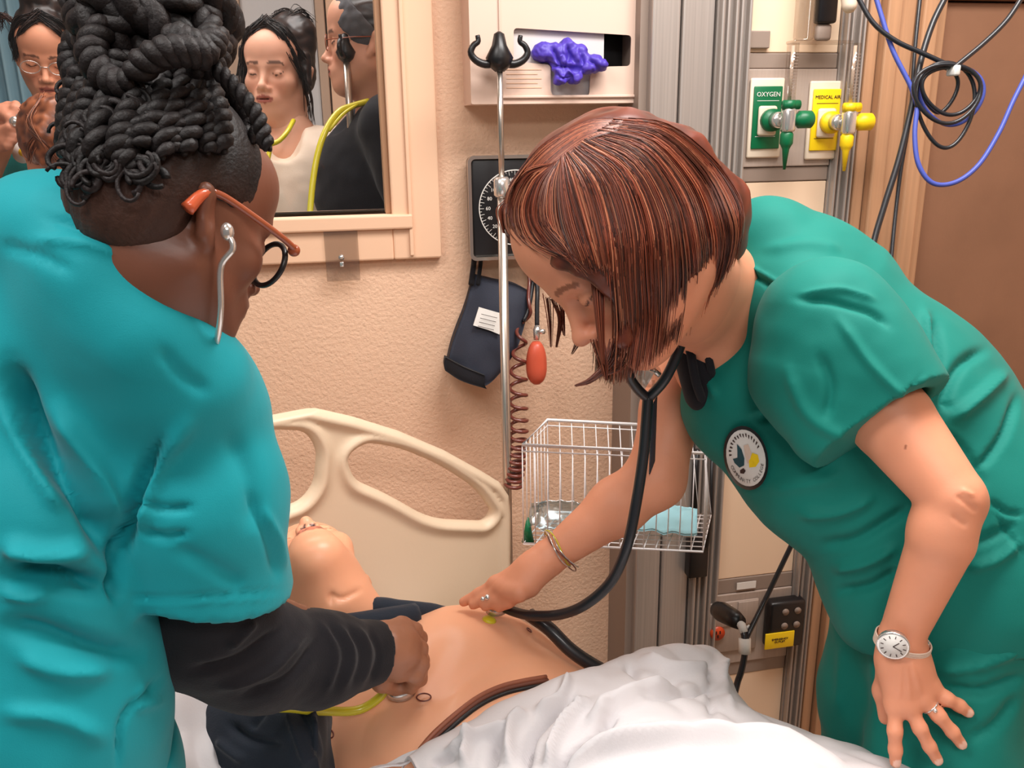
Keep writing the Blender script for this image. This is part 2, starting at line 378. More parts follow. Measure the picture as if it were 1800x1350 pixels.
# hair cap around a skull, face side carved out
def hair_vol(H, h, extra=None, face=True, grow=1.0):
    lo, hi = box_for([H(0, 0, 0)], .24*H.s); v = Vol(lo, hi, h); s = H.s
    v.ell(H(0, -.018, .036), np.array((.084, .104, .089))*s*grow, H.M, 0)
    v.ell(H(0, -.05, -.01), np.array((.080, .07, .07))*s*grow, H.M, .03)
    if face:
        v.ell(H(0, .105, -.045), np.array((.054, .070, .100))*s, H.M, .01, 'sub'); v.ell(H(0, .05, -.14), np.array((.10, .10, .10))*s, H.M, .01, 'sub')
    if extra: extra(v)
    return v
def streaks(V, H, cols, sc=(90, 12, 90), amp=.0022, Nn=None):
    L = H.inv(V); t = np.array([mnoise.noise(Vector((l[0]*sc[0], l[1]*sc[1], l[2]*sc[2]))) for l in L])
    c = lin(cols[0])[None]*(1-np.clip(t*.9+.5, 0, 1))[:, None]+lin(cols[1])[None]*np.clip(t*.9+.5, 0, 1)[:, None]
    if Nn is not None: V = V+Nn*(t*amp)[:, None]
    return V, c
def strands(polys, r, colsrc, n=3, taper=True):
    """many thin strands in one mesh"""
    mb = MB()
    for p, col in zip(polys, colsrc):
        N = len(p); rr = r*np.ones(N)
        if taper: rr = rr*np.clip(np.linspace(2.2, .35, N), .3, 1)
        V, F = tube_geo(p, rr, n, False); mb.add(V, F, lin(col))
    return mb
# ================================================================== STRUCTURE
YW = 1.85
win_r = ony(688, 378, YW); fr_r = ony(765, 200, YW)[0]; sill_z = ony(600, 378, YW)[2]; fr_z = ony(600, 458, YW)[2]
wx0, wx1 = -1.25, win_r[0]; wz0, wz1 = sill_z, 2.25
b = MB()
for lo, hi in [((-2.2, YW, 0), (wx0, YW+.12, 2.7)), ((wx0, YW, 0), (wx1, YW+.12, wz0)), ((wx0, YW, wz1), (wx1, YW+.12, 2.7)), ((wx1, YW, 0), (2.1, YW+.12, 2.7))]: b.box(lo, hi)
b.build('wall_back', 'wall', kind='structure', smooth=False)
MB().box((-2.2, -1.6, -.05), (2.1, 4.2, 0)).build('floor', 'floor', kind='structure', smooth=False)
MB().box((-2.2, -1.6, 2.7), (2.1, 4.2, 2.75)).build('ceiling', 'ceil', kind='structure', smooth=False)
MB().box((1.98, -1.6, 0), (2.1, 1.85, 2.7)).build('wall_right', 'wall', kind='structure', smooth=False)
MB().box((-2.2, 3.55, 0), (2.1, 3.65, 2.7)).build('wall_far', 'farwall', kind='structure', smooth=False)
# window 1: frame, beads, sill, glass
wn = bpy.data.objects.new('window_1', None); S.collection.objects.link(wn); wn['kind'] = 'structure'; wn.location = (0, YW, wz0); WORLD[wn.name] = np.array([0, YW, wz0])
f1 = ony(702, 200, YW-.02)[0]; z1 = ony(600, 400, YW-.02)[2]
for nm, lo, hi in [('frame_side', (wx1, YW-.022, fr_z), (fr_r, YW+.01, 2.5)), ('frame_bottom', (wx0-.1, YW-.022, fr_z), (wx1, YW+.01, wz0-.012))]:
    MB().box(lo, hi, .004).build(nm, 'frame', wn, smooth=False)
MB().box((f1+.008, YW-.030, fr_z+.008), (f1+.016, YW-.02, 2.5), .002).build('frame_bead', 'frame', wn, smooth=False)
MB().box((wx0, YW-.034, wz0-.03), (f1+.016, YW+.12, wz0), .004).build('window_sill', 'frame', wn, smooth=False)
MB().box((wx1-.012, YW-.004, wz0), (wx1, YW+.04, 2.3), .002).build('window_stop', 'wood', wn, smooth=False)
MB().box((wx0, YW+.03, wz0), (wx1, YW+.036, wz1)).build('glass_pane', 'glass', wn, smooth=False)
# right-hand cabinet and wood trims (structure)
YC = 1.69
def vx(x, y, Y=YC): return ony(x, y, Y)[0]
xs = [vx(1530, 0), vx(1552, 0), vx(1580, 0), vx(1610, 0), vx(1640, 0), vx(1662, 0)]
dep = [.0, .02, .008, .03, .012]
for i in range(5):
    MB().box((xs[i]+.002, YC-dep[i], 0), (xs[i+1]-.001, YW, 2.7), .004).build('trim_%d' % (i+1), 'wood', kind='structure', smooth=False)
cb = bpy.data.objects.new('door_1', None); S.collection.objects.link(cb); cb['kind'] = 'structure'; cb.location = (1.6, YC, 0); WORLD[cb.name] = np.array([1.6, YC, 0])
zt = ony(1720, 3, YC)[2]
MB().box((xs[5]+.002, YC+.012, 0), (1.97, YC+.05, zt), .003).build('door_panel', 'brown', cb, smooth=False)
MB().box((xs[5]+.002, YC-.004, zt+.004), (1.97, YC+.05, 2.7), .003).build('door_header', 'brown', cb, smooth=False)
# beyond room features
MB().box((ony(425, 50, 3.5)[0], 3.49, .9), (ony(556, 50, 3.5)[0], 3.55, 2.6), .01).build('window_2', 'board', kind='structure', smooth=False)
for k, (a, c_) in enumerate([(135, 150), (155, 190), (395, 425), (556, 572), (575, 602), (606, 640)]):
    MB().box((ony(a, 50, 3.48)[0], 3.46+.01*(k % 2), 0), (ony(c_, 50, 3.48)[0], 3.55, 2.7), .004).build('trim_%d' % (k+6), 'frame' if k in (1, 4) else 'farwall', kind='structure', smooth=False)
b = MB()
for k in range(14):
    pass
# curtain: wavy sheet
X0, X1 = ony(-160, 50, 3.35)[0], ony(128, 50, 3.35)[0]; n = 160; V = []; F = []
for i in range(n):
    x = X0+(X1-X0)*i/(n-1); y = 3.35+.02*sin(i*.42)+.012*sin(i*.17+1)
    V += [(x, y, .3), (x, y, 1.5), (x, y, 2.65)]
for i in range(n-1):
    for j in (0, 1): F.append((i*3+j, (i+1)*3+j, (i+1)*3+j+1, i*3+j+1))
b = MB().add(V, F).add(np.array(V)+[0, .004, 0], [f[::-1] for f in F]); b.build('privacy_curtain', 'curtain', label='pale blue privacy curtain hanging at the left behind the observation window', cat='curtain')
# ================================================================== HEADWALL CONSOLE
def text(name, body, size, loc, mt, parent, M3=None, ext=.0004, label=None, bold=False, rot=0):
    cu = bpy.data.curves.new(name, 'FONT'); cu.body = body; cu.size = size; cu.align_x = 'CENTER'; cu.align_y = 'CENTER'; cu.extrude = ext; cu.resolution_u = 2
    if bold: cu.offset = size*.02
    t = bpy.data.objects.new(name, cu); S.collection.objects.link(t); dg = bpy.context.evaluated_depsgraph_get()
    me = bpy.data.meshes.new_from_object(t.evaluated_get(dg)); V = np.array([v.co[:] for v in me.vertices]); F = [list(p.vertices) for p in me.polygons]
    bpy.data.objects.remove(t); bpy.data.meshes.remove(me)
    if rot: V = V@np.array([[cos(rot), sin(rot), 0], [-sin(rot), cos(rot), 0], [0, 0, 1]])
    M3 = np.array([[1, 0, 0], [0, 0, -1], [0, 1, 0]], float) if M3 is None else M3   # text upright on a wall facing -Y
    return (V@M3.T+np.array(loc), F)
def label_on(parent, name, body, size, loc, mt, M3=None, rot=0):
    V, F = text(name, body, size, loc, mt, parent, M3, rot=rot); return link(name, V, F, mt, parent, smooth=False)
con = empty('headwall_console', (.82, YW, 0), 'tall grey aluminium headwall console with gas outlets and beige inserts behind the red-haired woman', 'wall panel')
X = dict(g=vx(1136, 0), a=vx(1150, 0), b=vx(1203, 0), c=vx(1262, 0), d=vx(1322, 0), e=vx(1484, 0), f=vx(1527, 0))
MB().box((X['g'], YC+.03, 0), (X['f'], YW-.001, 2.69)).build('back_housing', 'greyd', con, smooth=False)
MB().box((X['a'], YC+.006, 0), (X['b']-.003, YC+.04, 2.69), .004).build('side_panel', 'alu', con, smooth=False)
MB().box((X['b'], YC+.002, 0), (X['c']-.003, YC+.04, 2.69), .004).build('side_panel', 'alu', con, smooth=False)
b = MB()
for k in range(5):
    x = X['c']+(X['d']-X['c'])*(k+.5)/5; b.box((x-.0035, YC-.016+.006*(k % 2), 0), (x+.0035, YC+.03, 2.69), .003)
b.box((X['c'], YC+.0, 0), (X['d'], YC+.03, 2.69)); b.build('ribbed_rail', 'alu', con, smooth=False)
b = MB()
for k in range(4):
    x = X['e']+(X['f']-X['e'])*(k+.5)/4; b.box((x-.003, YC-.016+.006*(k % 2), 0), (x+.003, YC+.03, 2.69), .003)
b.box((X['e'], YC+.0, 0), (X['f'], YC+.03, 2.69)); b.build('ribbed_rail', 'alu', con, smooth=False)
def zz(x, y, Y=YC): return ony(x, y, Y)[2]
def panel(nm, y0, y1, m, dy=0, xc=1400):
    return MB().box((X['d']+.001, YC+dy, zz(xc, y1)), (X['e']-.001, YC+.03, zz(xc, y0)-.001), .002).build(nm, m, con, smooth=False)
panel('beige_insert', -300, 92, 'beige', .006); panel('grey_strip', 92, 120, 'greyd', .004); panel('gas_panel', 120, 292, 'grey', .0)
panel('grey_strip', 292, 318, 'greyd', .004); panel('beige_insert', 318, 1005, 'beige', .006); panel('grey_strip', 1005, 1030, 'greyd', .004)
panel('outlet_panel', 1030, 1150, 'grey', .0); panel('grey_strip', 1150, 1172, 'greyd', .004); panel('beige_insert', 1172, 1800, 'beige', .006)
MB().box((vx(1316, 60), YC-.004, zz(1333, 85)), (vx(1353, 60), YC+.01, zz(1333, 54)), .002).build('switch_plate', 'greyd', con, smooth=False)
def gas(px0, px1, y0, y1, m, title, nm, label, tm):
    x0, x1 = vx(px0, y0), vx(px1, y0); z0, z1 = zz(px0, y1), zz(px0, y0); xc = (x0+x1)/2
    g = empty(nm, (xc, YC, z0), label, 'gas outlet', 'medical gas outlets with flowmeters')
    MB().box((x0-.006, YC-.008, z0-.018), (x1+.006, YC-.0005, z1+.016), .004).build('backplate', 'plast', g)
    MB().box((x0, YC-.012, z0), (x1, YC-.008, z1), .002).build('coloured_plate', m, g)
    label_on(g, 'lettering', title, .0125 if len(title) < 8 else .0095, (xc, YC-.0125, z1-.016), tm)
    MB().box((xc-.024, YC-.0126, z1-.0285), (xc+.024, YC-.012, z1-.0275)).build('ruled_line', tm, g, smooth=False); MB().box((xc-.024, YC-.0126, z0+.024), (xc+.02, YC-.012, z0+.025)).build('ruled_line', tm, g, smooth=False)
    zc = z0+(z1-z0)*.46; b = MB().box((xc-.022, YC-.022, zc-.03), (xc+.018, YC-.012, zc+.028), .008); b.build('socket_housing', 'plast' if m == 'green' else 'plast', g)
    MB().tube([(xc+.002, YC-.02, zc), (xc+.002, YC-.036, zc)], .022, 20).build('socket_collar', m, g)
    MB().tube([(xc+.006, YC-.034, zc), (xc+.008, YC-.052, zc), (xc+.008, YC-.056, zc)], [.016, .016, .012], 18).build('coupling', 'silver', g)
    MB().tube([(xc+.008, YC-.05, zc), (xc+.012, YC-.068, zc)], .006, 10).build('stem', 'silver', g)
    fx, fy = xc+.012, YC-.075
    MB().box((fx-.012, fy-.014, zc-.024), (fx+.012, fy+.012, zc+.022), .006).build('flowmeter_block', 'silver', g)
    MB().tube([(fx-.012, fy, zc+.028), (fx+.022, fy, zc+.028)], .009, 12).tube([(fx, fy, zc+.02), (fx, fy, zc+.036)], .013, 14).build('flowmeter_cap', m, g)
    MB().tube([(fx+.012, fy, zc), (fx+.02, fy, zc), (fx+.024, fy, zc), (fx+.048, fy, zc), (fx+.052, fy, zc)], [.007, .012, .017, .017, .013], 18).build('knob', m, g)
    MB().tube([(fx, fy, zc-.022), (fx, fy, zc-.028), (fx, fy, zc-.045), (fx, fy, zc-.05), (fx, fy, zc-.056), (fx, fy, zc-.095)], [.010, .013, .013, .010, .007, .0028], 14).build('hose_barb', m, g)
    tz = ony(px1+10, 76, fy)[2]
    MB().tube([(fx, fy, zc+.034), (fx, fy, tz)], .0115, 16).build('flow_tube', 'clear', g)
    MB().tube([(fx, fy, zc+.034), (fx, fy, tz-.004)], .0035, 8).build('inner_tube', 'clearp', g)
    b = MB()
    for k in range(14): zt_ = zc+.045+k*(tz-zc-.06)/14; b.box((fx-.006, fy-.0125, zt_), (fx+.006, fy-.0115, zt_+.001))
    b.build('flow_scale', 'greyd', g, smooth=False)
    return g
gas(1322, 1372, 152, 262, 'green', 'OXYGEN', 'oxygen_outlet', 'green oxygen outlet plate with green-knobbed flowmeter on the headwall console', 'chalk')
gas(1426, 1476, 157, 265, 'yellow', 'MEDICAL AIR', 'air_outlet', 'yellow medical air outlet plate with round yellow flowmeter knob, right of the green one', 'ink')
# suction bracket on the rail at top
br = empty('rail_bracket', P(1440, 78, 1.68), 'clear and dark plastic bracket hanging from above between the two flowmeter tubes', 'bracket')
b = MB(); y_ = YC-.05
b.box((ony(1402, 0, y_)[0], y_, ony(1440, 76, y_)[2]), (ony(1508, 0, y_)[0], y_+.035, ony(1440, 70, y_)[2]), .002); b.build('clear_shelf', 'clear', br, smooth=False)
MB().box((ony(1410, 0, y_)[0], y_+.005, ony(1410, 70, y_)[2]), (ony(1440, 0, y_)[0], y_+.03, 2.2), .006).build('clear_column', 'clear', br)
MB().box((ony(1444, 0, y_)[0], y_+.005, ony(1440, 40, y_)[2]), (ony(1478, 0, y_)[0], y_+.03, 2.2), .006).build('black_block', 'blackp', br)
MB().box((ony(1447, 0, y_)[0], y_+.012, ony(1440, 70, y_)[2]), (ony(1474, 0, y_)[0], y_+.028, ony(1440, 40, y_)[2]), .006).build('grey_latch', 'greyd', br)
MB().tube([P(1493, -60, 1.62), P(1493, -5, 1.62), P(1493, 12, 1.62), P(1493, 20, 1.62)], [.014, .016, .014, .009], 16).build('white_cap', 'plast', br)
# ---- lower power outlets
def qx(x, y, Y=YC): p = ony(x, y, Y); return p
po = empty('power_outlet', (qx(1290, 1100)[0], YC, qx(1290, 1140)[2]), 'grey power outlet plate with a round red socket low on the console', 'power outlet')
MB().box((qx(1247, 1060)[0], YC-.006, qx(1290, 1142)[2]), (qx(1332, 1060)[0], YC-.0005, qx(1290, 1055)[2]), .003).build('cover_plate', 'grey', po)
MB().box((qx(1252, 1060)[0], YC-.010, qx(1290, 1096)[2]), (qx(1285, 1060)[0], YC-.006, qx(1290, 1060)[2]), .003).box((qx(1295, 1060)[0], YC-.010, qx(1290, 1096)[2]), (qx(1330, 1060)[0], YC-.006, qx(1290, 1056)[2]), .003).build('socket', 'grey', po)
c_ = qx(1258, 1109); MB().tube([c_, c_-[0, .014, 0]], .018, 20).build('red_socket', 'redp', po)
b = MB()
for dx, dz in ((-.005, .004), (.005, .004), (0, -.007)): b.box(c_+[dx-.0012, -.0155, dz-.004], c_+[dx+.0012, -.0138, dz+.004])
b.build('socket_slot', 'blackp', po, smooth=False)
MB().box((qx(1295, 1030)[0], YC-.0015, qx(1300, 1036)[2]), (qx(1328, 1030)[0], YC-.0003, qx(1300, 1024)[2])).build('paper_label', 'chalk', po, smooth=False)
pc = empty('extension_lead', P(1300, 1200, 1.66), 'black plug and power cord with white tag plugged into the lower console', 'extension lead')
MB().tube([P(1262, 1072, 1.70), P(1270, 1076, 1.68), P(1290, 1087, 1.64), P(1300, 1094, 1.62)], [.017, .020, .018, .014], 16).build('plug', 'blackp', pc)
MB().tube([P(1290, 1089, 1.635), P(1304, 1100, 1.62), P(1308, 1112, 1.615)], .0085, 10).tube([P(1300, 1112, 1.62), P(1318, 1100, 1.62)], .003, 6).build('strain_relief', 'chalk', pc)
MB().tube([P(1309, 1122, 1.61), P(1309, 1148, 1.61)], .0115, 12).build('cable_tag', 'chalk', pc)
MB().tube(spline([P(1306, 1108, 1.615), P(1309, 1125, 1.61), P(1309, 1150, 1.61), P(1303, 1180, 1.61), P(1295, 1205, 1.61), P(1285, 1260, 1.6), P(1280, 1400, 1.6)], 30), .0062, 8).build('cord', 'rubber', pc)
MB().tube(spline([P(1312, 1122, 1.61), P(1330, 1085, 1.62), P(1352, 1040, 1.63), P(1376, 990, 1.64), P(1402, 935, 1.64), P(1440, 850, 1.62), P(1480, 700, 1.60)], 24), .005, 8).build('cord', 'rubber', pc)
nb = empty('relocatable_socket', qx(1370, 1130), 'black four-hole socket box with a yellow sticker at the console edge', 'socket box')
x0, x1 = qx(1340, 1090)[0], qx(1401, 1090)[0]; z0, z1 = qx(1370, 1125)[2], qx(1370, 1046)[2]
MB().box((x0, YC-.035, z0), (x1, YC-.001, z1), .008).build('box_body', 'blackp', nb)
for i in (0, 1):
    for j in (0, 1): MB().tube([(x0+(x1-x0)*(.42+.34*i), YC-.038, z0+(z1-z0)*(.50+.30*j)), (x0+(x1-x0)*(.42+.34*i), YC-.0345, z0+(z1-z0)*(.50+.30*j))], .0085, 14).build('socket_ring', 'greyd', nb)
yc_ = YC-.038; a_ = ony(1346, 1118, yc_); c2 = ony(1395, 1132, yc_)
MB().box((a_[0], yc_, c2[2]-.006), (c2[0], yc_+.003, a_[2]+.004), .001).build('yellow_sticker', 'yellow', nb)
label_on(nb, 'lettering', 'EMERGENCY\nOUTLET', .0075, ((a_[0]+c2[0])/2, yc_-.0006, (a_[2]+c2[2])/2-.001), 'ink')
# ================================================================== GLOVE DISPENSER
YG = YW-.10
def G(x, y, Y=YG): return ony(x, y, Y)
gd = empty('glove_dispenser', (G(980, 180)[0], YW, G(980, 182)[2]), 'cream wall-mounted glove dispenser with a cut-out front, above the blood pressure gauge', 'dispenser')
gx0, gx1 = G(826, 90)[0], G(1131, 90)[0]; gz0 = G(980, 182)[2]; gz1 = 2.02
def poly_plate(outer, holes, y0, y1, m, name, parent, bev=.0):
    """flat plate with rounded holes from closed outlines (x,z)"""
    bm = bmesh.new(); es = []
    for lp in [outer]+holes:
        vs = [bm.verts.new((p[0], y0, p[1])) for p in lp]
        for i in range(len(vs)): es.append(bm.edges.new((vs[i], vs[(i+1) % len(vs)])))
    bmesh.ops.triangle_fill(bm, use_beauty=True, edges=es, normal=(0, -1, 0))
    r = bmesh.ops.extrude_face_region(bm, geom=bm.faces[:])
    for g in r['geom']:
        if isinstance(g, bmesh.types.BMVert): g.co.y = y1
    bmesh.ops.recalc_face_normals(bm, faces=bm.faces[:])
    b = MB().bm(bm); return b.build(name, m, parent, smooth=False)
def rrect(x0, z0, x1, z1, r, n=6):
    o = []
    for cx_, cz_, a in ((x1-r, z1-r, 0), (x0+r, z1-r, 90), (x0+r, z0+r, 180), (x1-r, z0+r, 270)):
        for k in range(n+1): t = radians(a+90*k/n); o.append((cx_+r*cos(t), cz_+r*sin(t)))
    return o
def round_poly(pts, r, n=5):
    pts = np.array(pts, float); o = []; N = len(pts)
    for i in range(N):
        a, b_, c = pts[i-1], pts[i], pts[(i+1) % N]; u = (a-b_)/np.linalg.norm(a-b_); v = (c-b_)/np.linalg.norm(c-b_); rr = min(r, .45*np.linalg.norm(a-b_), .45*np.linalg.norm(c-b_))
        p0, p1 = b_+u*rr, b_+v*rr
        for k in range(n+1): t = k/n; o.append(tuple((1-t)**2*p0+2*t*(1-t)*b_+t*t*p1))
    return o
hole = [(903, 49), (1110, 62), (1108, 116), (1066, 117), (1038, 130), (1036, 165), (1030, 172), (972, 168), (968, 160), (968, 114), (903, 108)]
hole = round_poly([(G(*q)[0], G(*q)[2]) for q in hole][::-1], .008)
poly_plate(rrect(gx0, gz0, gx1, gz1, .004), [hole], YG, YG+.004, 'cabinet', 'front_plate', gd)
b = MB(); b.box((gx0, YG+.004, gz0), (gx0+.004, YW, gz1)); b.box((gx1-.004, YG+.004, gz0), (gx1, YW, gz1)); b.box((gx0+.004, YG+.004, gz0), (gx1-.004, YW, gz0+.004)); b.box((gx0+.004, YG+.004, gz1-.004), (gx1-.004, YW, gz1))
b.build('casing', 'cabinet', gd, smooth=False)
lx = G(877, 90)[0]; b = MB().box((lx, YG-.006, gz0+.004), (lx+.012, YG, gz1)); 
MB().box((lx, YG-.005, gz0+.010), (gx1-.004, YG-.0005, gz0+.016), .002).box((lx, YG-.004, gz0+.012), (lx+.004, YG-.0005, gz1-.01), .0015).build('raised_edge', 'cabinet', gd)
b = MB()
for k in range(5): z = G(900, 123+k*8)[2]; b.box((G(890, 130)[0], YG-.0009, z), (G(952-7*(k % 2), 130)[0], YG-.0002, z+.0014))
b.build('embossed_line', 'frame', gd, smooth=False)
gb = empty('glove_box', (G(985, 170)[0], YG+.04, gz0+.006), 'white card box of purple gloves standing inside the cream dispenser', 'box')
bx0, bx1 = gx0+.012, G(1064, 90)[0]
slot = round_poly([(G(*q)[0], G(*q)[2]) for q in [(948, 74), (1022, 78), (1033, 92), (1033, 112), (945, 108), (944, 82)]][::-1], .01)
poly_plate(rrect(bx0, gz0+.006, bx1, gz1-.05, .003), [slot], YG+.010, YG+.012, 'card', 'box_front', gb)
b = MB(); b.box((bx0, YG+.012, gz0+.006), (bx0+.002, YW-.006, gz1-.05)); b.box((bx1-.002, YG+.012, gz0+.006), (bx1, YW-.006, gz1-.05)); b.box((bx0, YW-.008, gz0+.006), (bx1, YW-.006, gz1-.05)); b.box((bx0, YG+.012, gz0+.006), (bx1, YW-.006, gz0+.008)); b.build('box_side', 'card', gb, smooth=False)
bk = MB().box((bx1+.004, YW-.02, gz0+.01), (gx1-.006, YW-.004, gz1-.01)); bk.build('inner_panel', 'blackp', gd, smooth=False)
# purple gloves bunch
v = Vol(*box_for([P(940, 60, 1.60), P(1070, 155, 1.72)], .03), .0022)
dG = pj(G(985, 100))[0, 2]
for (x, y, r, rx) in [(955, 92, 17, 1.2), (975, 95, 18, 1), (998, 90, 20, 1), (1015, 98, 19, 1), (1042, 112, 16, 1.4), (1058, 114, 8, 1), (990, 118, 18, 1.2), (985, 138, 12, 1), (1010, 135, 13, 1), (1025, 118, 14, 1)]:
    v.ell(P(x, y, dG-.005), (r*rx*dG/FP, .022, r*dG/FP), None, .006)
V, Q = v.mesh(); Nn = v.normals(V)
V = folds(V, Nn, [([(970, 80), (978, 100), (990, 125)], 4, -.007), ([(995, 76), (1000, 100), (992, 130)], 4, -.007), ([(1018, 82), (1024, 105), (1010, 128)], 4, -.006), ([(950, 112), (985, 116), (1020, 122)], 4, -.006), ([(1030, 100), (1045, 112), (1055, 125)], 4, -.005), ([(985, 100), (1005, 112)], 4, .005), ([(975, 130), (1000, 142)], 4, -.006), ([(1000, 128), (1003, 150)], 4, -.006)])
V = V+Nn*(nz(V, 60, .004)+nz(V, 140, .002, 3))[:, None]
link('glove_bunch', V, Q, 'gloves', label='rumpled purple nitrile gloves pulled out through the slot of the glove box', cat='gloves', loc=P(1000, 110, dG))
# ================================================================== BLOOD PRESSURE GAUGE
YA = YW-.055
gx = lambda x, y: ony(x, y, YA)
sg = empty('blood_pressure_gauge', (gx(905, 450)[0], YW, gx(905, 450)[2]), 'square black dial blood pressure gauge with cuff, coiled tube and red bulb on the wall', 'blood pressure monitor')
x0, z1_, x1, z0_ = gx(826, 360)[0], gx(850, 276)[2], gx(984, 360)[0], gx(850, 455)[2]
MB().box((x0, YA, z0_), (x1, YW-.01, z1_), .010, 3).build('case', 'blackp', sg)
poly_plate(rrect(x0-.003, z0_-.003, x1+.003, z1_+.003, .014), [rrect(x0+.004, z0_+.004, x1-.004, z1_-.004, .009)], YA-.005, YA+.006, 'steel', 'bezel', sg)
cx_, cz_ = (x0+x1)/2, (z0_+z1_)/2; R_ = (x1-x0)*.40
b = MB(); b.tube([(cx_+R_*cos(t), YA-.0012, cz_+R_*sin(t)) for t in np.linspace(0, 2*pi, 60, endpoint=False)], .0012, 5, closed=True)
for k in range(61):
    t = radians(240-k*300/60*1.0); l = .010 if k % 2 == 0 else .005
    b.tube([(cx_+(R_-.001)*cos(t), YA-.0008, cz_+(R_-.001)*sin(t)), (cx_+(R_-l)*cos(t), YA-.0008, cz_+(R_-l)*sin(t))], .0005, 4)
b.build('dial_scale', 'chalk', sg, smooth=False, kind='stuff')
for k in range(16):
    t = radians(240-k*20); V, F = text('n', str(k*20), .0105, (cx_+(R_-.019)*cos(t), YA-.0008, cz_+(R_-.019)*sin(t)), 'chalk', None); link('dial_number', V, F, 'chalk', sg, smooth=False)
label_on(sg, 'dial_unit', 'mmHg', .009, (cx_, YA-.0008, cz_+.018), 'chalk')
b = MB().tube([(cx_-.012, YA-.002, cz_+.028), (cx_+.02, YA-.002, cz_+.045)], .0011, 5).tube([(cx_, YA-.003, cz_), (cx_-.03, YA-.003, cz_-.035)], [.002, .0006], 5); b.build('needle', 'chalk', sg)
b = MB().tube([(cx_+.014*cos(t), YA-.0012, cz_+.006+.009*sin(t)) for t in np.linspace(0, pi, 14)], .001, 5).box((cx_-.0145, YA-.0018, cz_+.005), (cx_+.0145, YA-.0006, cz_+.007)).box((cx_-.0008, YA-.0018, cz_-.008), (cx_+.0008, YA-.0006, cz_+.018)); b.build('dial_emblem', 'chalk', sg)
# straps down from case and cuff pouch
def patch(rows, nu, nv):
    rows = [spline(r, nu) for r in rows]; cols = np.array(rows).transpose(1, 0, 2); G_ = np.array([spline(c, nv) for c in cols]); V = G_.reshape(-1, 3); F = []
    for i in range(nu-1):
        for j in range(nv-1): F.append((i*nv+j, i*nv+j+1, (i+1)*nv+j+1, (i+1)*nv+j))
    return V, F, G_
def solid(V, F, nu, nv, off):
    V2 = V+off; n = len(V); F2 = [tuple(i+n for i in f[::-1]) for f in F]; e = []
    bd = [i*nv for i in range(nu)]+[(nu-1)*nv+j for j in range(1, nv)]+[i*nv+nv-1 for i in range(nu-2, -1, -1)]+[j for j in range(nv-2, 0, -1)]
    for k in range(len(bd)): a, c = bd[k], bd[(k+1) % len(bd)]; e.append((a, c, c+n, a+n)[::-1])
    return np.vstack([V, V2]), [tuple(f) for f in F]+F2+e
dc = pj(ony(850, 580, YW-.05))[0, 2]
def cuffp(front): return [[P(832, 482, dc), P(868, 492, dc-.008), P(905, 500, dc-.008), P(930, 512, dc)], [P(818, 540, dc), P(860, 552, dc-.022), P(900, 560, dc-.02), P(925, 560, dc)],
                   [P(796, 600, dc), P(835, 612, dc-.026), P(880, 628, dc-.022), P(906, 618, dc)], [P(784, 650, dc), P(815, 668, dc-.022), P(850, 680, dc-.02), P(880, 655, dc)]]
V, F, _ = patch(cuffp(1), 22, 20); V, F = solid(V, F, 22, 20, np.array([0, .03, 0])); V += np.stack([0*V[:, 0], nz(V, 25, .006), 0*V[:, 0]], 1)
link('cuff', V, F, 'cuff', sg)
V, F, _ = patch([[P(783, 628, dc-.012), P(815, 645, dc-.034), P(852, 660, dc-.032)], [P(781, 640, dc-.01), P(813, 660, dc-.034), P(852, 676, dc-.03)], [P(783, 652, dc-.008), P(812, 670, dc-.03), P(856, 684, dc-.026)]], 12, 8); V, F = solid(V, F, 12, 8, np.array([0, .02, 0])); link('cuff_flap', V, F, 'black', sg)
V, F, _ = patch([[P(842, 540, dc-.028), P(866, 547, dc-.036), P(884, 552, dc-.034)], [P(832, 572, dc-.032), P(858, 580, dc-.040), P(878, 588, dc-.038)]], 8, 5); V, F = solid(V, F, 8, 5, np.array([0, .003, 0])); link('cuff_label', V, F, 'chalk', sg, smooth=False)
b = MB()
for k in range(4):
    y = 552+k*7; b.tube([P(846-k*2, y, dc-.043), P(862-k*2, y+4, dc-.046), P(874-k*2, y+7, dc-.047)], .0006, 4)
b.build('label_print', 'ink', sg)
b = MB()
for x in (834, 846): b.tube(spline([ony(x, 452, YA+.02), P(x-2, 470, dc), P(x-6, 500, dc-.012)], 8), .006 if x < 840 else .0045, 8)
b.build('cuff_strap', 'black', sg)
# coiled tube
pts = []; ax_ = spline([P(916, 458, dc), P(936, 500, dc), P(926, 545, dc-.01), P(916, 590, dc-.012), P(912, 640, dc-.01), P(911, 700, dc-.008), P(912, 760, dc-.004), P(908, 810, dc), P(902, 855, dc+.005)], 500)
T = np.linspace(0, 1, 500)
ph = np.cumsum(np.interp(T, [0, .18, .35, .5, .75, 1], [2.0, 2.2, 4.5, 9, 17, 24]))*2*pi/500*1.55; am = np.interp(T, [0, .15, .3, .45, .6, 1], [.004, .008, .010, .014, .0185, .018])
coil = ax_+np.stack([np.cos(ph)*am, np.sin(ph)*am, 0*ph], 1)
MB().tube(coil, .0042, 6).build('coiled_tube', 'coil', sg)
MB().tube(spline([P(935, 470, dc-.005), P(944, 500, dc-.012), P(944, 540, dc-.014), P(944, 575, dc-.014)], 14), .0052, 8).tube(spline([P(938, 490, dc), P(930, 540, dc-.008), P(920, 565, dc-.012)], 10), .0045, 8).build('bulb_tube', 'rubber', sg)
MB().tube([P(945, 572, dc-.014), P(944, 580, dc-.014), P(943, 598, dc-.014)], [.006, .0085, .006], 12).tube([P(945, 582, dc-.016), P(956, 583, dc-.03)], .0055, 10).build('valve', 'silver', sg)
bc = P(943, 638, dc-.016); prof = np.linspace(-1, 1, 18)
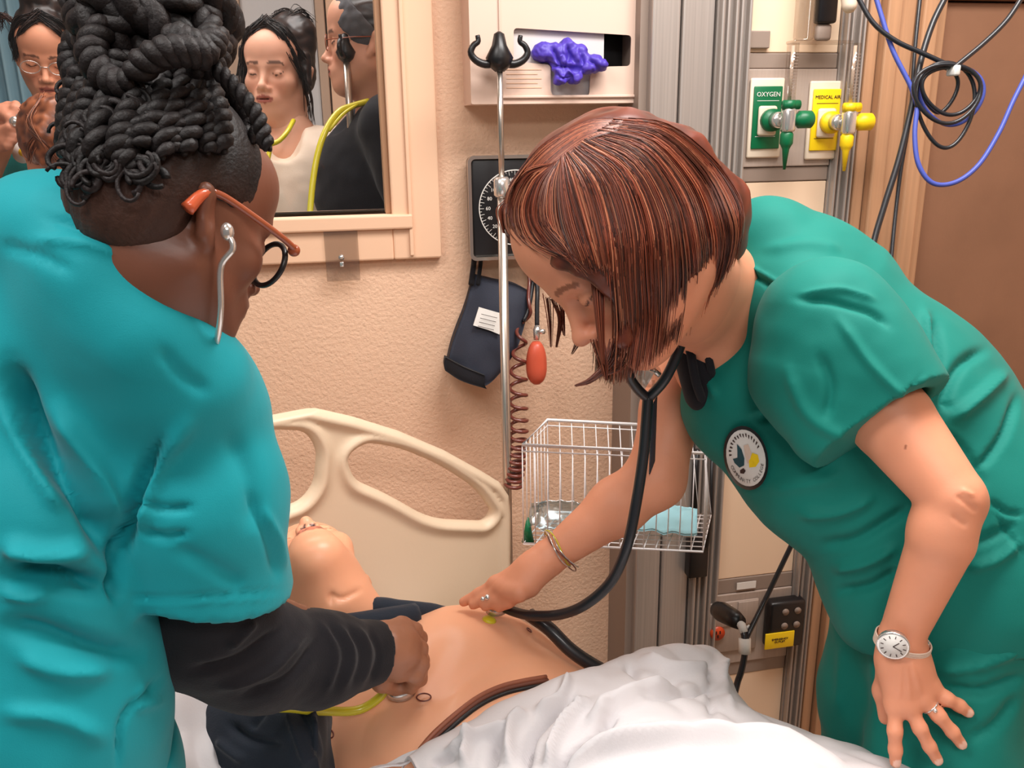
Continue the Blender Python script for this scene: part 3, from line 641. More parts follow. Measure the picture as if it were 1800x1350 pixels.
MB().tube([bc+np.array([0, 0, -.047*t]) for t in prof], [max(.004, .0225*(1-abs(t*.93+.02)**2.6)**.55*(1-.10*(-t))) for t in prof], 22).build('inflation_bulb', 'red', sg)
# clear plastic holder under window
ch = empty('clear_holder', (ony(600, 492, YW-.03)[0], YW-.03, ony(600, 492, YW-.03)[2]), 'small clear plastic sign holder screwed to the window frame bottom', 'holder')
a_ = ony(568, 404, YW-.03); c2 = ony(634, 493, YW-.03)
MB().box((a_[0], YW-.028, c2[2]), (c2[0], YW-.025, a_[2]), .001).build('clear_sheet', 'clear', ch, smooth=False)
q = ony(600, 452, YW-.03); MB().tube([q, q+[0, -.006, 0]], .006, 12).box(q+[-.004, -.004, -.02], q+[.004, .002, -.01], .001).build('screw_head', 'silver', ch)
# ================================================================== WIRE BASKET
bk = empty('wire_basket', P(1080, 970, 1.6), 'white wire basket hanging on the wall behind the red-haired woman\'s arm', 'basket')
rim = [P(918, 782, 1.52), P(1242, 797, 1.58), P(1235, 752, 1.72), P(962, 738, 1.70)]
bot = [P(920, 955, 1.60), P(1235, 970, 1.62), P(1250, 905, 1.76), P(965, 900, 1.74)]
b = MB(); b.tube(rim, .0032, 8, closed=True); b.tube([p+np.array([0, 0, -.012]) for p in rim], .0014, 6, closed=True); b.build('rim_wire', 'wire', bk)
b = MB(); b.tube(bot, .0024, 8, closed=True); b.build('base_wire', 'wire', bk)
L_ = lambda p, q, t: p+(q-p)*t
def wires(nm, a, b_, c, d, n, r=.0012):
    for k in range(n+1):
        t = k/n; MB().tube([L_(a, b_, t), L_(c, d, t)], r, 5).build(nm, 'wire', bk)
wires('upright_wire', rim[0], rim[1], bot[0], bot[1], 15); wires('upright_wire', rim[3], rim[2], bot[3], bot[2], 13, .001); wires('upright_wire', rim[0], rim[3], bot[0], bot[3], 7, .001); wires('upright_wire', rim[1], rim[2], bot[1], bot[2], 7, .001)
wires('floor_wire', bot[0], bot[3], bot[1], bot[2], 8); wires('floor_wire', bot[0], bot[1], bot[3], bot[2], 15)
V, F, G_ = patch([[P(930, 935, 1.60), P(975, 940, 1.60), P(1020, 935, 1.61)], [P(930, 905, 1.64), P(975, 895, 1.64), P(1020, 900, 1.66)], [P(935, 888, 1.68), P(975, 885, 1.69), P(1020, 890, 1.70)]], 14, 12)
V += np.stack([0*V[:, 0], 0*V[:, 0], np.abs(nz(V, 40, .02))+.004], 1); V, F = solid(V, F, 14, 12, np.array([0, 0, -.002])); link('clear_bag', V, F, 'film', label='crumpled clear plastic bag lying in the left of the wire basket', cat='bag', loc=P(975, 935, 1.6))
V, F, G_ = patch([[P(1120, 940, 1.62), P(1170, 945, 1.62), P(1225, 945, 1.63)], [P(1125, 915, 1.68), P(1175, 912, 1.67), P(1225, 918, 1.69)], [P(1130, 898, 1.73), P(1180, 896, 1.73), P(1225, 902, 1.74)]], 16, 12)
V += np.stack([0*V[:, 0], 0*V[:, 0], np.abs(nz(V, 30, .015, 2))+.008], 1); V, F = solid(V, F, 16, 12, np.array([0, 0, -.004])); link('blue_packet', V, F, 'mask', label='pale blue wrapped packet lying in the right of the wire basket', cat='packet', loc=P(1170, 940, 1.62))
cn = P(928, 952, 1.62); MB().tube([cn, cn+[0, 0, .05]], [.012, .002], 12).build('green_cone', 'green', label='small green plastic cone in the left corner of the wire basket', cat='cone', loc=cn)
# black bracket behind basket
bb = empty('black_bracket', P(1230, 1018, 1.70), 'black bracket with thin upright bar right of the wire basket', 'bracket')
y_ = YC-.03; p0, p1 = ony(1211, 1018, y_), ony(1248, 940, y_)
MB().box((p0[0], y_, p0[2]), (p1[0], y_+.03, p1[2]), .003).build('bracket_foot', 'blackp', bb)
MB().tube([ony(1252, 800, y_), ony(1250, 900, y_), ony(1240, 960, y_)], [.004, .006, .008], 8).tube([ony(1226, 790, y_+.02), ony(1222, 900, y_+.02)], .006, 6).build('bracket_bar', 'blackp', bb)
# ================================================================== IV POLES
def iv_pole(xy, zt, zc, r1, r2, face, label, seen=True, base=True, hs=1.):
    x, y = xy; t = empty('iv_pole', (x, y, 0), label, 'iv pole', None)
    MB().tube([(x, y, zc-.02), (x, y, zt)], r1, 14).build('upper_tube', 'steel', t)
    MB().tube([(x, y, .12), (x, y, zc)], r2, 16).build('lower_tube', 'steel', t)
    MB().tube([(x, y, zc-.03), (x, y, zc-.025), (x, y, zc+.005), (x, y, zc+.01)], [r2*1.2, r2*1.7, r2*1.7, r2*1.2], 16).build('clamp_collar', 'silver', t)
    c, s = cos(face), sin(face); MB().tube([(x, y, zc-.012), (x+c*.035, y+s*.035, zc-.012)], .006, 10).sph((x+c*.04, y+s*.04, zc-.012), (.010, .010, .012)).build('clamp_knob', 'silver', t)
    b = MB().tube([(x, y, zt-.022*hs), (x, y, zt-.014*hs), (x, y, zt), (x, y, zt+.02*hs), (x, y, zt+.038*hs), (x, y, zt+.042*hs)], [.008*hs, .018*hs, .024*hs, .013*hs, .009*hs, .003], 16); b.build('hook_hub', 'blackp', t)
    for k in range(2):
        a = face+pi*k; c, s = cos(a), sin(a); pr = spline([(0, -.004), (.022, -.010), (.040, -.004), (.049, .008), (.044, .02), (.036, .026), (.037, .036)], 22)
        MB().tube([(x+c*u*hs, y+s*u*hs, zt+v_*hs) for u, v_ in pr], np.linspace(.0075, .004, 22)*hs, 8).build('hook_arm', 'blackp', t)
    if base:
        for k in range(5):
            a = k*2*pi/5+.3; MB().tube([(x, y, .13), (x+.08*cos(a), y+.08*sin(a), .12), (x+.2*cos(a), y+.2*sin(a), .07)], [.014, .012, .009], 8).tube([(x+.2*cos(a), y+.2*sin(a)-.008, .03), (x+.2*cos(a), y+.2*sin(a)+.008, .03)], .03, 14).build('base_leg', 'blackp', t)
    return t
pp = ony(878, 102, 1.705); pz = ony(878, 320, 1.705)
iv_pole((pp[0], pp[1]), pp[2], pz[2]+.0, .0058, .0098, 0, 'thin steel pole with black double hook standing in front of the glove dispenser', hs=1.12, base=False)
pp = P(608, 92, 2.0); pz = P(608, 312, 2.0)
iv_pole((pp[0], pp[1]), pp[2], pz[2], .0085, .0115, radians(72), 'steel pole with black hook seen through the window beside the woman with the headband', hs=1.0, base=True)
# ================================================================== CABLES ON RIGHT
cbm = empty('cable_bundle', P(1670, 130, 1.5), 'black and blue cables looped into a tied coil hanging at upper right', 'cables')
dk = 1.5
def cab(nm, pts, r, m, d=dk): return MB().tube(spline([P(x, y, d+(q[0] if q else 0)) for x, y, *q in pts], 12*len(pts)), r, 8).build(nm, m, cbm)
cab('black_cable', [(1505, -10), (1535, 40), (1575, 72), (1625, 95), (1675, 118)], .0042, 'rubber')
cab('black_cable', [(1800, -10), (1770, 35), (1730, 75), (1678, 118)], .0045, 'rubber', dk-.02)
cab('black_cable', [(1670, -20), (1640, 40), (1618, 110), (1602, 190), (1580, 280), (1555, 360), (1535, 430), (1520, 520)], .0055, 'rubber', dk+.02)
cab('black_cable', [(1618, -10), (1608, 90), (1600, 200), (1582, 310), (1568, 440), (1560, 560)], .0035, 'rubber', dk+.04)
cab('blue_cable', [(1535, -20), (1550, 30), (1570, 90), (1600, 150), (1612, 185)], .0042, 'blue', dk+.01)
for k, (cx0, cy0, rx, ry, m) in enumerate([(1665, 165, 58, 52, 'rubber'), (1672, 160, 50, 42, 'rubber'), (1662, 185, 50, 75, 'rubber'), (1672, 168, 56, 52, 'blue'), (1650, 158, 32, 40, 'rubber')]):
    MB().tube([P(cx0+rx*cos(t)-6*sin(2*t), cy0+ry*sin(t), dk-.01+.008*k+.01*sin(t)) for t in np.linspace(0, 2*pi, 50, endpoint=False)], .0036, 7, closed=True).build('cable_loop', m, cbm)
cab('blue_cable', [(1612, 190), (1608, 240), (1615, 290), (1640, 322), (1680, 320), (1720, 290), (1755, 235), (1780, 180), (1800, 140), (1830, 80)], .0042, 'blue')
MB().box(P(1676, 124, dk-.012)-[.006, .012, .009], P(1676, 124, dk-.012)+[.006, .012, .009], .003).build('cable_tie', 'chalk', cbm)
# ================================================================== BED
HU = np.array([.927, .375, 0]); HN = np.array([.375, -.927, 0]); HP = np.array([-.12, 1.515, 0])
def hb(x, y): q = onp(x, y, HP, HN)-HP; return (q@HU, q[2])
bed = empty('hospital_bed', (-.12+.375, 1.60-.9, 0), 'hospital bed with moulded beige headboard standing under the mannequin', 'bed')
SC = hb(450, 720)[0]
right = [hb(*q) for q in [(540, 714), (620, 732), (700, 757), (780, 791), (845, 827), (876, 846), (891, 868), (894, 900), (894, 1080)]]
right.append((right[-1][0], .42)); right[0] = (right[0][0], right[0][1])
outl = right+[(2*SC-a, z) for a, z in right[::-1]]
outl = np.array([p for p in outl]); 
hR = np.array(round_poly([hb(*q) for q in [(606, 800), (640, 776), (700, 786), (770, 815), (835, 858), (864, 900), (850, 916), (756, 912), (680, 868), (620, 842)]], .05, 6))
hm = [hb(*q) for q in [(478, 752), (535, 756), (558, 790), (552, 850), (530, 880), (478, 897)]]
hM = np.array(round_poly(hm[1:5]+[(SC, hm[5][1]-.004)]+[(2*SC-a, z) for a, z in hm[4:0:-1]]+[(SC, hm[0][1]+.004)], .05, 6))
hL = hR.copy(); hL[:, 0] = 2*SC-hL[:, 0]
def psdf(sx, sz, poly):
    d = np.full(sx.shape, 1e9); ins = np.zeros(sx.shape, bool); n = len(poly)
    for i in range(n):
        a, b_ = poly[i], poly[(i+1) % n]; e = b_-a; wx, wz_ = sx-a[0], sz-a[1]; t = np.clip((wx*e[0]+wz_*e[1])/(e@e+1e-12), 0, 1)
        d = np.minimum(d, (wx-t*e[0])**2+(wz_-t*e[1])**2); c = ((a[1] > sz) != (b_[1] > sz)) & (sx < (b_[0]-a[0])*(sz-a[1])/(b_[1]-a[1]+1e-12)+a[0]); ins ^= c
    return np.where(ins, -1, 1)*np.sqrt(d)
h_ = .005; v = Vol((SC-.56, -.045, .40), (SC+.56, .045, 1.14), h_)
sx, sz = np.meshgrid(v.ax[0], v.ax[2], indexing='ij'); d2 = psdf(sx, sz, outl)
for hh in (hR, hM, hL): d2 = np.maximum(d2, -psdf(sx, sz, hh))
half = .011+.010*np.exp(-((d2+.014)/.011)**2); dd = d2[:, None, :]; tt = np.abs(v.ax[1])[None, :, None]-half[:, None, :]
v.F = (np.maximum(dd, tt)+np.maximum(.012-np.abs(dd-tt), 0)**2/(4*.012)).astype(np.float32)
V, Q = v.mesh(); W = HP+V[:, :1]*HU+V[:, 1:2]*HN+np.array([0, 0, 1])*V[:, 2:]; link('headboard', W, Q[:, ::-1], 'plast2', bed)
BX = np.array([[HU[0], HN[0], 0], [HU[1], HN[1], 0], [0, 0, 1]])   # local (across, along, up) -> world
def bb_(mb, s0, s1, t0, t1, z0, z1, bev):
    c = HP+HU*(s0+s1)/2+HN*(t0+t1)/2+np.array([0, 0, (z0+z1)/2]); hs = np.array([(s1-s0), (t1-t0), (z1-z0)])/2; return mb.box(c-hs, c+hs, bev, 3, BX)
bb_(MB(), SC-.44, SC+.36, .04, 2.0, .52, .665, .04).build('mattress', 'white', bed)
bb_(MB(), SC-.43, SC+.41, .03, 2.02, .42, .53, .01).build('bed_frame', 'plast2', bed)
for s_ in (SC-.36, SC+.34):
    for t_ in (.25, 1.75): bb_(MB(), s_-.03, s_+.03, t_-.03, t_+.03, .0, .43, .008).build('leg', 'plast2', bed)
# crumpled sheet near the mannequin's near shoulder
rows = [[P(240, 1330, 1.12), P(300, 1205, 1.16), P(350, 1185, 1.20), P(420, 1200, 1.24), P(480, 1230, 1.28)],
        [P(230, 1400, 1.08), P(300, 1270, 1.12), P(350, 1250, 1.16), P(420, 1260, 1.2), P(500, 1290, 1.24)],
        [P(240, 1480, 1.04), P(310, 1360, 1.08), P(370, 1350, 1.12), P(440, 1360, 1.14), P(560, 1365, 1.16)],
        [P(240, 1600, 1.0), P(310, 1480, 1.04), P(420, 1440, 1.08), P(560, 1410, 1.1), P(760, 1345, 1.14)]]
V, F, G_ = patch(rows, 60, 50); V = V+np.array([0, 0, 1])*(nz(V, 9, .03)+np.abs(nz(V, 16, .03, 4)))[:, None]; V, F = solid(V, F, 60, 50, np.array([0, 0, -.004]))
link('bed_sheet', V, F, 'white', label='crumpled white sheet showing at the mannequin\'s near shoulder, left of its dark sleeve', cat='sheet', loc=P(340, 1300, 1.12))
# blanket over the legs
rows = [[P(690, 1400, 1.16), P(820, 1300, 1.21), P(940, 1240, 1.26), P(1050, 1205, 1.33), P(1160, 1185, 1.40), P(1240, 1190, 1.46)],
        [P(716, 1334, 1.12), P(830, 1268, 1.16), P(960, 1196, 1.21), P(1050, 1166, 1.27), P(1170, 1144, 1.35), P(1262, 1150, 1.41)],
        [P(745, 1372, 1.08), P(880, 1300, 1.11), P(1000, 1230, 1.155), P(1090, 1195, 1.215), P(1200, 1175, 1.30), P(1280, 1192, 1.38)],
        [P(800, 1430, 1.02), P(950, 1350, 1.05), P(1075, 1285, 1.08), P(1180, 1250, 1.14), P(1290, 1235, 1.24), P(1345, 1280, 1.34)],
        [P(900, 1520, .95), P(1050, 1430, .98), P(1180, 1360, 1.01), P(1300, 1310, 1.08), P(1400, 1290, 1.19), P(1440, 1318, 1.29)],
        [P(1000, 1650, .88), P(1180, 1540, .90), P(1320, 1450, .94), P(1420, 1380, 1.01), P(1500, 1330, 1.12), P(1540, 1350, 1.22)],
        [P(1100, 1800, .82), P(1300, 1680, .84), P(1440, 1560, .88), P(1540, 1460, .95), P(1600, 1390, 1.05), P(1640, 1400, 1.16)],
        [P(1200, 2000, .80), P(1420, 1850, .82), P(1560, 1700, .86), P(1650, 1560, .92), P(1700, 1480, 1.0), P(1730, 1470, 1.1)]]
NU, NV = 170, 150
rows = [r+[r[-1]+np.array([.03, .02, -.12]), r[-1]+np.array([.04, .03, -.34])] for r in rows]
V, F, G_ = patch(rows, NU, NV)
gu = np.gradient(G_, axis=0); gv = np.gradient(G_, axis=1); Nn = np.cross(gv, gu).reshape(-1, 3); Nn /= np.linalg.norm(Nn, axis=1)[:, None]+1e-9
if Nn[:, 2].mean() < 0: Nn = -Nn
st = [([(1010, 1215), (960, 1260), (930, 1300), (925, 1350)], 9, -.016), ([(1040, 1230), (985, 1290), (960, 1350)], 9, .014), ([(1085, 1250), (1050, 1290), (1000, 1330), (960, 1380)], 8, -.02),
      ([(925, 1250), (900, 1280), (895, 1350)], 10, .012), ([(875, 1290), (860, 1350)], 10, -.012), ([(830, 1290), (815, 1350)], 9, .010), ([(1180, 1220), (1100, 1240), (1030, 1270)], 12, .016),
      ([(1270, 1205), (1180, 1228), (1110, 1240)], 7, -.010), ([(1480, 1330), (1330, 1296), (1180, 1285), (1060, 1292)], 9, -.016), ([(1500, 1350), (1330, 1318), (1180, 1305), (1060, 1315), (980, 1360)], 11, .014),
      ([(1262, 1150), (1265, 1200), (1290, 1250)], 8, .010), ([(1240, 1170), (1250, 1220), (1250, 1270)], 9, -.008), ([(1000, 1185), (985, 1225), (940, 1250)], 8, .010), ([(1100, 1165), (1130, 1200), (1200, 1200)], 9, -.009),
      ([(780, 1330), (840, 1300), (900, 1270)], 8, .009), ([(1120, 1160), (1180, 1185), (1255, 1185)], 8, .010), ([(760, 1345), (800, 1330)], 8, -.01)]
st = [(a, w_*.8, c*1.5) for a, w_, c in st]; V = folds(V, Nn, st); V = V+Nn*(nz(V, 6, .010)+np.abs(nz(V, 12, .011, 3))+nz(V, 30, .0025, 5))[:, None]
V, F = solid(V, F, NU, NV, np.array([0, 0, -.006]))
link('blanket', V, F, 'white', label='rumpled white blanket covering the mannequin\'s legs and hanging over the bed side', cat='blanket', loc=P(1100, 1280, 1.12))
# ================================================================== MANNEQUIN
man = empty('training_mannequin', (.12, 1.1, .69), 'bare-chested nursing training mannequin lying on its back on the bed with dark shirt pulled up', 'mannequin')
HMn = Frame((-.0864, 1.3387, .8862), (-.126, .276, .953), (-.193, .935, -.296), 1.04)
def mk_man():
    A = np.array([.64, -.77, 0]); Lt = np.array([.77, .64, 0]); Zu = np.array([0, 0, 1.]); B3 = np.stack([Lt, A, Zu], 1)
    v = Vol((-.36, .72, .62), (.50, 1.62, 1.05), .004)
    add_head(v, HMn)
    v.cone(HMn(0, -.03, -.07), P(625, 1085, 1.39), .052, .050, .03); v.cone(HMn(0, .045, -.095), P(590, 1050, 1.37), .034, .046, .03); [v.ell(HMn(q*.0075, .104, -.060), (.0042, .0042, .0075), HMn.M, .002, 'sub') for q in (1, -1)]
    v.ell((.11, 1.145, .755), (.212, .19, .125), B3, .03); v.ell((.145, 1.16, .80), (.10, .10, .08), B3, .05); v.ell((.06, 1.06, .775), (.09, .10, .08), B3, .05)
    v.ell((.20, 1.015, .748), (.19, .20, .102), B3, .05); v.ell((.0, 1.24, .77), (.15, .06, .05), B3, .04)
    v.chain([(-.09, 1.14, .765), (-.165, 1.02, .74), (-.18, .86, .72)], [.065, .05, .042], .04)
    v.chain([(.13, 1.30, .745), (.25, 1.24, .73), (.36, 1.12, .72)], [.06, .05, .042], .04)
    return v
vm = mk_man(); V, Q = vm.mesh(); Nn = vm.normals(V)
L = HMn.inv(V); C = face_cols(L, (242, 174, 136), (196, 110, 84), (190, 130, 100), (180, 110, 80)); far = np.linalg.norm(L, axis=1) > .19; C[far] = lin((244, 178, 140)); nos = (np.abs(np.abs(L[:, 0])-.0075) < .004) & (L[:, 1] > .09) & (L[:, 2] < -.054) & (L[:, 2] > -.066); C[nos] = lin((70, 30, 24))
# throat panel seam and sculpted relief
V = folds(V, Nn, [([(578, 1040), (600, 1052), (640, 1034)], 5, -.003), ([(585, 1062), (578, 1045)], 4, -.003), ([(800, 1100), (760, 1180), (700, 1260)], 24, -.004), ([(920, 1105), (960, 1120), (990, 1140)], 9, -.003), ([(1005, 1170), (900, 1160), (830, 1200), (770, 1260)], 18, .004)])
def near(V, p, r): return np.clip(1.6-np.linalg.norm(V-p, axis=1)/r, 0, 1)[:, None]
def chest(x, y, lift=0.0): d = vm.hit(x, y, .9, 1.7, 300); return P(x, y, (d if d else 1.25)-lift)
dots = [((745, 1226), .010, (150, 70, 55)), ((860, 1090), .010, (214, 204, 60)), ((580, 1290), .008, (120, 60, 45)), ((930, 1108), .006, (190, 90, 70))]
link('body', V, Q, 'vinyl', man, cols=C)
for (x, y), r, col in dots:
    c0 = chest(x, y); g = vm.normals(c0[None])[0]; t1 = np.cross(g, [0, 0, 1.]); t1 /= np.linalg.norm(t1)+1e-9; t2 = np.cross(g, t1)
    if col[0] > 200: MB().sph(c0, (r*1.15, r*1.15, .006), np.stack([t1, t2, g], 1)).build('yellow_marker', 'yellowt', man)
    else: MB().tube([c0+g*.0006+r*(cos(t)*t1+.62*sin(t)*t2) for t in np.linspace(0, 2*pi, 24, endpoint=False)], .0011, 5, closed=True).build('sensor_ring', 'coil', man)
# chest flap rim
fl = [(738, 1318), (762, 1290), (800, 1256), (840, 1226), (880, 1207), (920, 1197), (960, 1190)]
fp = [chest(x, y, .003) for x, y in spline(fl, 30)]
MB().tube(fp, .0036, 8).build('chest_skin_edge', mat('skin_edge', (150, 88, 64), .5), man)
MB().tube([chest(x+3, y+6, .002) for x, y in spline(fl, 30)], .0032, 7).build('chest_skin_underlayer', mat('skin_edge_dark', (112, 62, 46), .6), man)
MB().tube([chest(x+5, y+13, .001) for x, y in spline(fl, 30)], .0034, 7).build('gap_shade', 'blackp', man)  # black tube stands in for the shade in the gap below the flap
# mannequin shirt: sleeve near, rolled hem across neck, far edge
v = Vol(*box_for([P(340, 1200, 1.1), P(600, 1420, 1.35), P(470, 1300, 1.2), P(470, 1230, 1.32)], .05), .0035)
v.chain([P(400, 1285, 1.20), P(480, 1288, 1.19), P(560, 1292, 1.17)], [.050, .055, .052], .02); v.chain([P(420, 1340, 1.19), P(560, 1345, 1.16)], [.055, .05], .03); v.chain([P(385, 1262, 1.22), P(392, 1350, 1.2)], [.03, .035], .03)
v.cut(P(572, 1290, 1.17), P(572+40, 1290-6, 1.17)-P(572, 1290, 1.17))
V, Q = v.mesh(); Nn = v.normals(V)
V = folds(V, Nn, [([(520, 1240), (545, 1290), (560, 1345)], 6, -.006), ([(500, 1235), (520, 1290), (540, 1345)], 6, .005), ([(400, 1270), (440, 1300), (500, 1310)], 8, -.006), ([(380, 1300), (430, 1340)], 8, .006), ([(470, 1250), (440, 1280)], 6, -.004), ([(550, 1250), (566, 1340)], 4, .004)])
V += Nn*nz(V, 22, .006)[:, None]; link('shirt_sleeve', V, Q, 'navy', man, label='dark shirt sleeve at the mannequin\'s near shoulder')
r_ = spline([P(540, 1092, 1.36), P(600, 1075, 1.37), P(660, 1072, 1.375), P(720, 1070, 1.385), P(755, 1073, 1.40), P(790, 1075, 1.43)], 60)
b = MB().tube(r_+np.stack([nz(r_, 20, .004)]*3, 1), np.interp(np.linspace(0, 1, 60), [0, .2, .6, .8, 1], [.028, .020, .016, .014, .009]), 12).tube(spline([P(560, 1105, 1.33), P(620, 1100, 1.32), P(680, 1090, 1.34), P(730, 1082, 1.37)], 20), [.02]*20, 10)
b.build('shirt_roll', 'navy', man, label='dark shirt rolled up across the mannequin\'s neck')
lead = spline([P(930, 1080, 1.36), P(965, 1105, 1.34), P(1000, 1140, 1.33), P(1035, 1165, 1.33), P(1080, 1190, 1.34)], 24)
MB().tube(lead, .011, 8).build('harness_strap', 'rubber', man)
# ================================================================== helpers for figures
def hand_back(v, W0, K, tips, rw=.024, rp=.011, thumb=None, k=.006, pd=None):
    """palm from wrist W0 to knuckle list K; tips = list of joint chains with radii"""
    Kc = np.mean(K, 0); v.cone(W0, W0+(Kc-W0)*.35, rw, rw*.98, .012)
    for i, kk in enumerate(K):
        v.cone(W0+(kk-W0)*.25, kk, rw*.72, rp*1.12, .014)
        ch = [kk]+tips[i]; v.chain(ch, list(np.linspace(rp, rp*.74, len(ch))), k)
        v.ell(kk, rp*1.12, None, .008)
    if thumb is not None: v.chain(thumb, list(np.linspace(rp*1.45, rp*.9, len(thumb))), .012)
def shoe(mb, p, d): mb.sph(p, (.05, .13, .05), np.array([[-d[1], d[0], 0], [d[0], d[1], 0], [0, 0, 1.]]).T)
def cloth(V, Nn, a=.004, s=11, seed=1): return V+Nn*(nz(V, s, a, seed)+nz(V, s*2.7, a*.4, seed+2))[:, None]
# ================================================================== RED-HAIRED WOMAN
HR = Frame((.3127, .9638, 1.5002), (-.697, -.184, -.693), (-.712, .067, .699), 1.07)
rp_ = empty('person', tuple(np.array([.86, 1.02, 0])), 'red-haired woman in green scrubs bending over the mannequin, watch on her wrist', 'person')
parts = []
vh = Vol(*box_for([HR(0, 0, 0), P(1290, 480, 1.24), P(1230, 640, 1.3)], .17), .0032)
add_head(vh, HR, (0, 1)); vh.cone(HR(0, -.03, -.07), P(1255, 500, 1.22), .052, .056, .04); vh.cone(HR(0, .02, -.09), P(1240, 560, 1.22), .035, .05, .04); vh.cone(P(1255, 500, 1.22), P(1255, 640, 1.28), .056, .06, .04); vh.cone(P(1255, 560, 1.25), P(1330, 560, 1.28), .06, .06, .04)
V, Q = vh.mesh(); L = HR.inv(V); C = face_cols(L, (214, 142, 110), (170, 84, 70), (120, 66, 44), (90, 50, 36)); far = np.linalg.norm(L, axis=1) > .2; C[far] = lin((222, 148, 114)); parts.append((V, Q, C))
# left arm with spread fingers
va = Vol(*box_for([P(1450, 600, 1.13), P(1700, 880, 1.02), P(1580, 1360, 1.1), P(1720, 1300, 1.1)], .07), .0030)
va.chain([P(1470, 620, 1.13), P(1568, 740, 1.09), P(1672, 872, 1.04), P(1655, 950, 1.05), P(1588, 1110, 1.10)], [.056, .052, .0385, .0385, .0275], .003)
va.ell(P(1702, 885, 1.05), .020, None, .02); va.ell(P(1650, 930, 1.045), .030, None, .02)
W0 = P(1583, 1135, 1.105)
K = [P(1574, 1242, 1.10), P(1598, 1240, 1.094), P(1620, 1226, 1.094), P(1634, 1206, 1.10)]
tp = [[P(1573, 1285, 1.092), P(1574, 1318, 1.096), P(1574, 1340, 1.10)], [P(1617, 1280, 1.086), P(1634, 1312, 1.09), P(1648, 1336, 1.096)], [P(1650, 1258, 1.087), P(1674, 1286, 1.09), P(1690, 1308, 1.097)], [P(1664, 1228, 1.092), P(1686, 1240, 1.096), P(1702, 1252, 1.10)]]
hand_back(va, W0, K, tp, .029, .0096, [P(1560, 1165, 1.12), P(1552, 1215, 1.135), P(1556, 1262, 1.14)])
va.cone(P(1572, 1160, 1.105), P(1580, 1225, 1.102), .020, .016, .015); va.cone(P(1600, 1150, 1.105), P(1622, 1200, 1.10), .018, .014, .015)
V, Q = va.mesh(); Nn = va.normals(V)
V = folds(V, Nn, [([(1585, 1160), (1580, 1230)], 4, .0012), ([(1592, 1160), (1600, 1232)], 4, .0012), ([(1600, 1160), (1620, 1220)], 4, .0012), ([(1680, 870), (1720, 900)], 5, -.002), ([(1672, 905), (1700, 925)], 5, -.0015), ([(1690, 860), (1712, 872)], 4, .002)])
C = np.tile(lin((226, 152, 118)), (len(V), 1))
for ch in tp:
    e = ch[-1]; d_ = np.linalg.norm(V-(e-FW*.007), axis=1); m = (d_ < .0065); C[m] = lin((240, 196, 176))
mole = P(1590, 786, 1.05); m = np.linalg.norm(pj(V)[:, :2]-[1592, 785], axis=1) < 4; C[m & ((Nn*ray(1592, 785)).sum(1) < 0)] = lin((150, 84, 60))
parts.append((V, Q, C))
# right arm (far)
va2 = Vol(*box_for([P(1240, 580, 1.36), P(1150, 870, 1.36), P(830, 1070, 1.36), P(965, 980, 1.3)], .07), .0034)
va2.chain([P(1235, 590, 1.37), P(1180, 720, 1.37), P(1152, 842, 1.35), P(1085, 890, 1.34), P(968, 978, 1.33)], [.050, .047, .045, .043, .0265], .02)
W0 = P(958, 985, 1.33)
K = [P(872, 1026, 1.335), P(884, 1034, 1.315), P(898, 1040, 1.30), P(913, 1042, 1.29)]
tp = [[P(842, 1044, 1.345), P(815, 1058, 1.355)], [P(856, 1052, 1.33), P(832, 1063, 1.34)], [P(874, 1056, 1.315), P(853, 1066, 1.325)], [P(894, 1058, 1.305), P(877, 1068, 1.315)]]
hand_back(va2, W0, K, tp, .027, .0105, [P(945, 1006, 1.31), P(930, 1032, 1.305), P(912, 1044, 1.31)])
V, Q = va2.mesh(); C = np.tile(lin((226, 152, 118)), (len(V), 1)); parts.append((V, Q, C))
# trunk and legs under the clothes
vt = Vol((.25, .62, .0), (1.25, 1.45, 1.5), .012)
vt.chain([P(1330, 560, 1.28), P(1540, 740, 1.27), P(1690, 930, 1.26)], [.08, .10, .12], .04); vt.cone(P(1235, 590, 1.37), P(1450, 590, 1.15), .05, .05, .04)
vt.chain([P(1680, 1000, 1.2), P(1650, 1450, 1.24), np.array([.80, 1.0, .09])], [.08, .06, .035], .03); vt.chain([P(1610, 1000, 1.33), P(1545, 1400, 1.40), np.array([.72, 1.2, .09])], [.08, .06, .035], .03)
V, Q = vt.mesh(); parts.append((V, Q, np.tile(lin((222, 148, 114)), (len(V), 1))))
V, Q, C = merge(parts); link('body', V, Q, 'skin', rp_, cols=C)
# pants
vp = Vol((.35, .55, .02), (1.35, 1.50, 1.25), .0065)
vp.cone(P(1690, 930, 1.26), P(1600, 1000, 1.26), .155, .10, .05)
vp.chain([P(1690, 1010, 1.21), P(1655, 1340, 1.21), P(1630, 1560, 1.22), np.array([.78, 1.0, .12])], [.125, .095, .085, .08], .04)
vp.chain([P(1590, 1020, 1.31), P(1560, 1220, 1.35), P(1545, 1400, 1.38), np.array([.70, 1.2, .12])], [.095, .098, .088, .08], .03)
V, Q = vp.mesh(); Nn = vp.normals(V)
V = folds(V, Nn, [([(1560, 1340), (1545, 1240), (1550, 1150)], 12, -.014), ([(1620, 1100), (1700, 1080), (1790, 1060)], 10, .007), ([(1640, 1180), (1720, 1170), (1800, 1130)], 10, .007), ([(1650, 1210), (1730, 1215), (1800, 1185)], 9, -.008), ([(1470, 1080), (1500, 1120), (1560, 1130)], 9, -.007), ([(1480, 1040), (1520, 1080), (1580, 1100)], 9, .008), ([(1660, 1120), (1720, 1125), (1790, 1095)], 8, -.007), ([(1700, 1300), (1750, 1270), (1790, 1220)], 9, -.006), ([(1480, 1130), (1475, 1250)], 10, .004)])
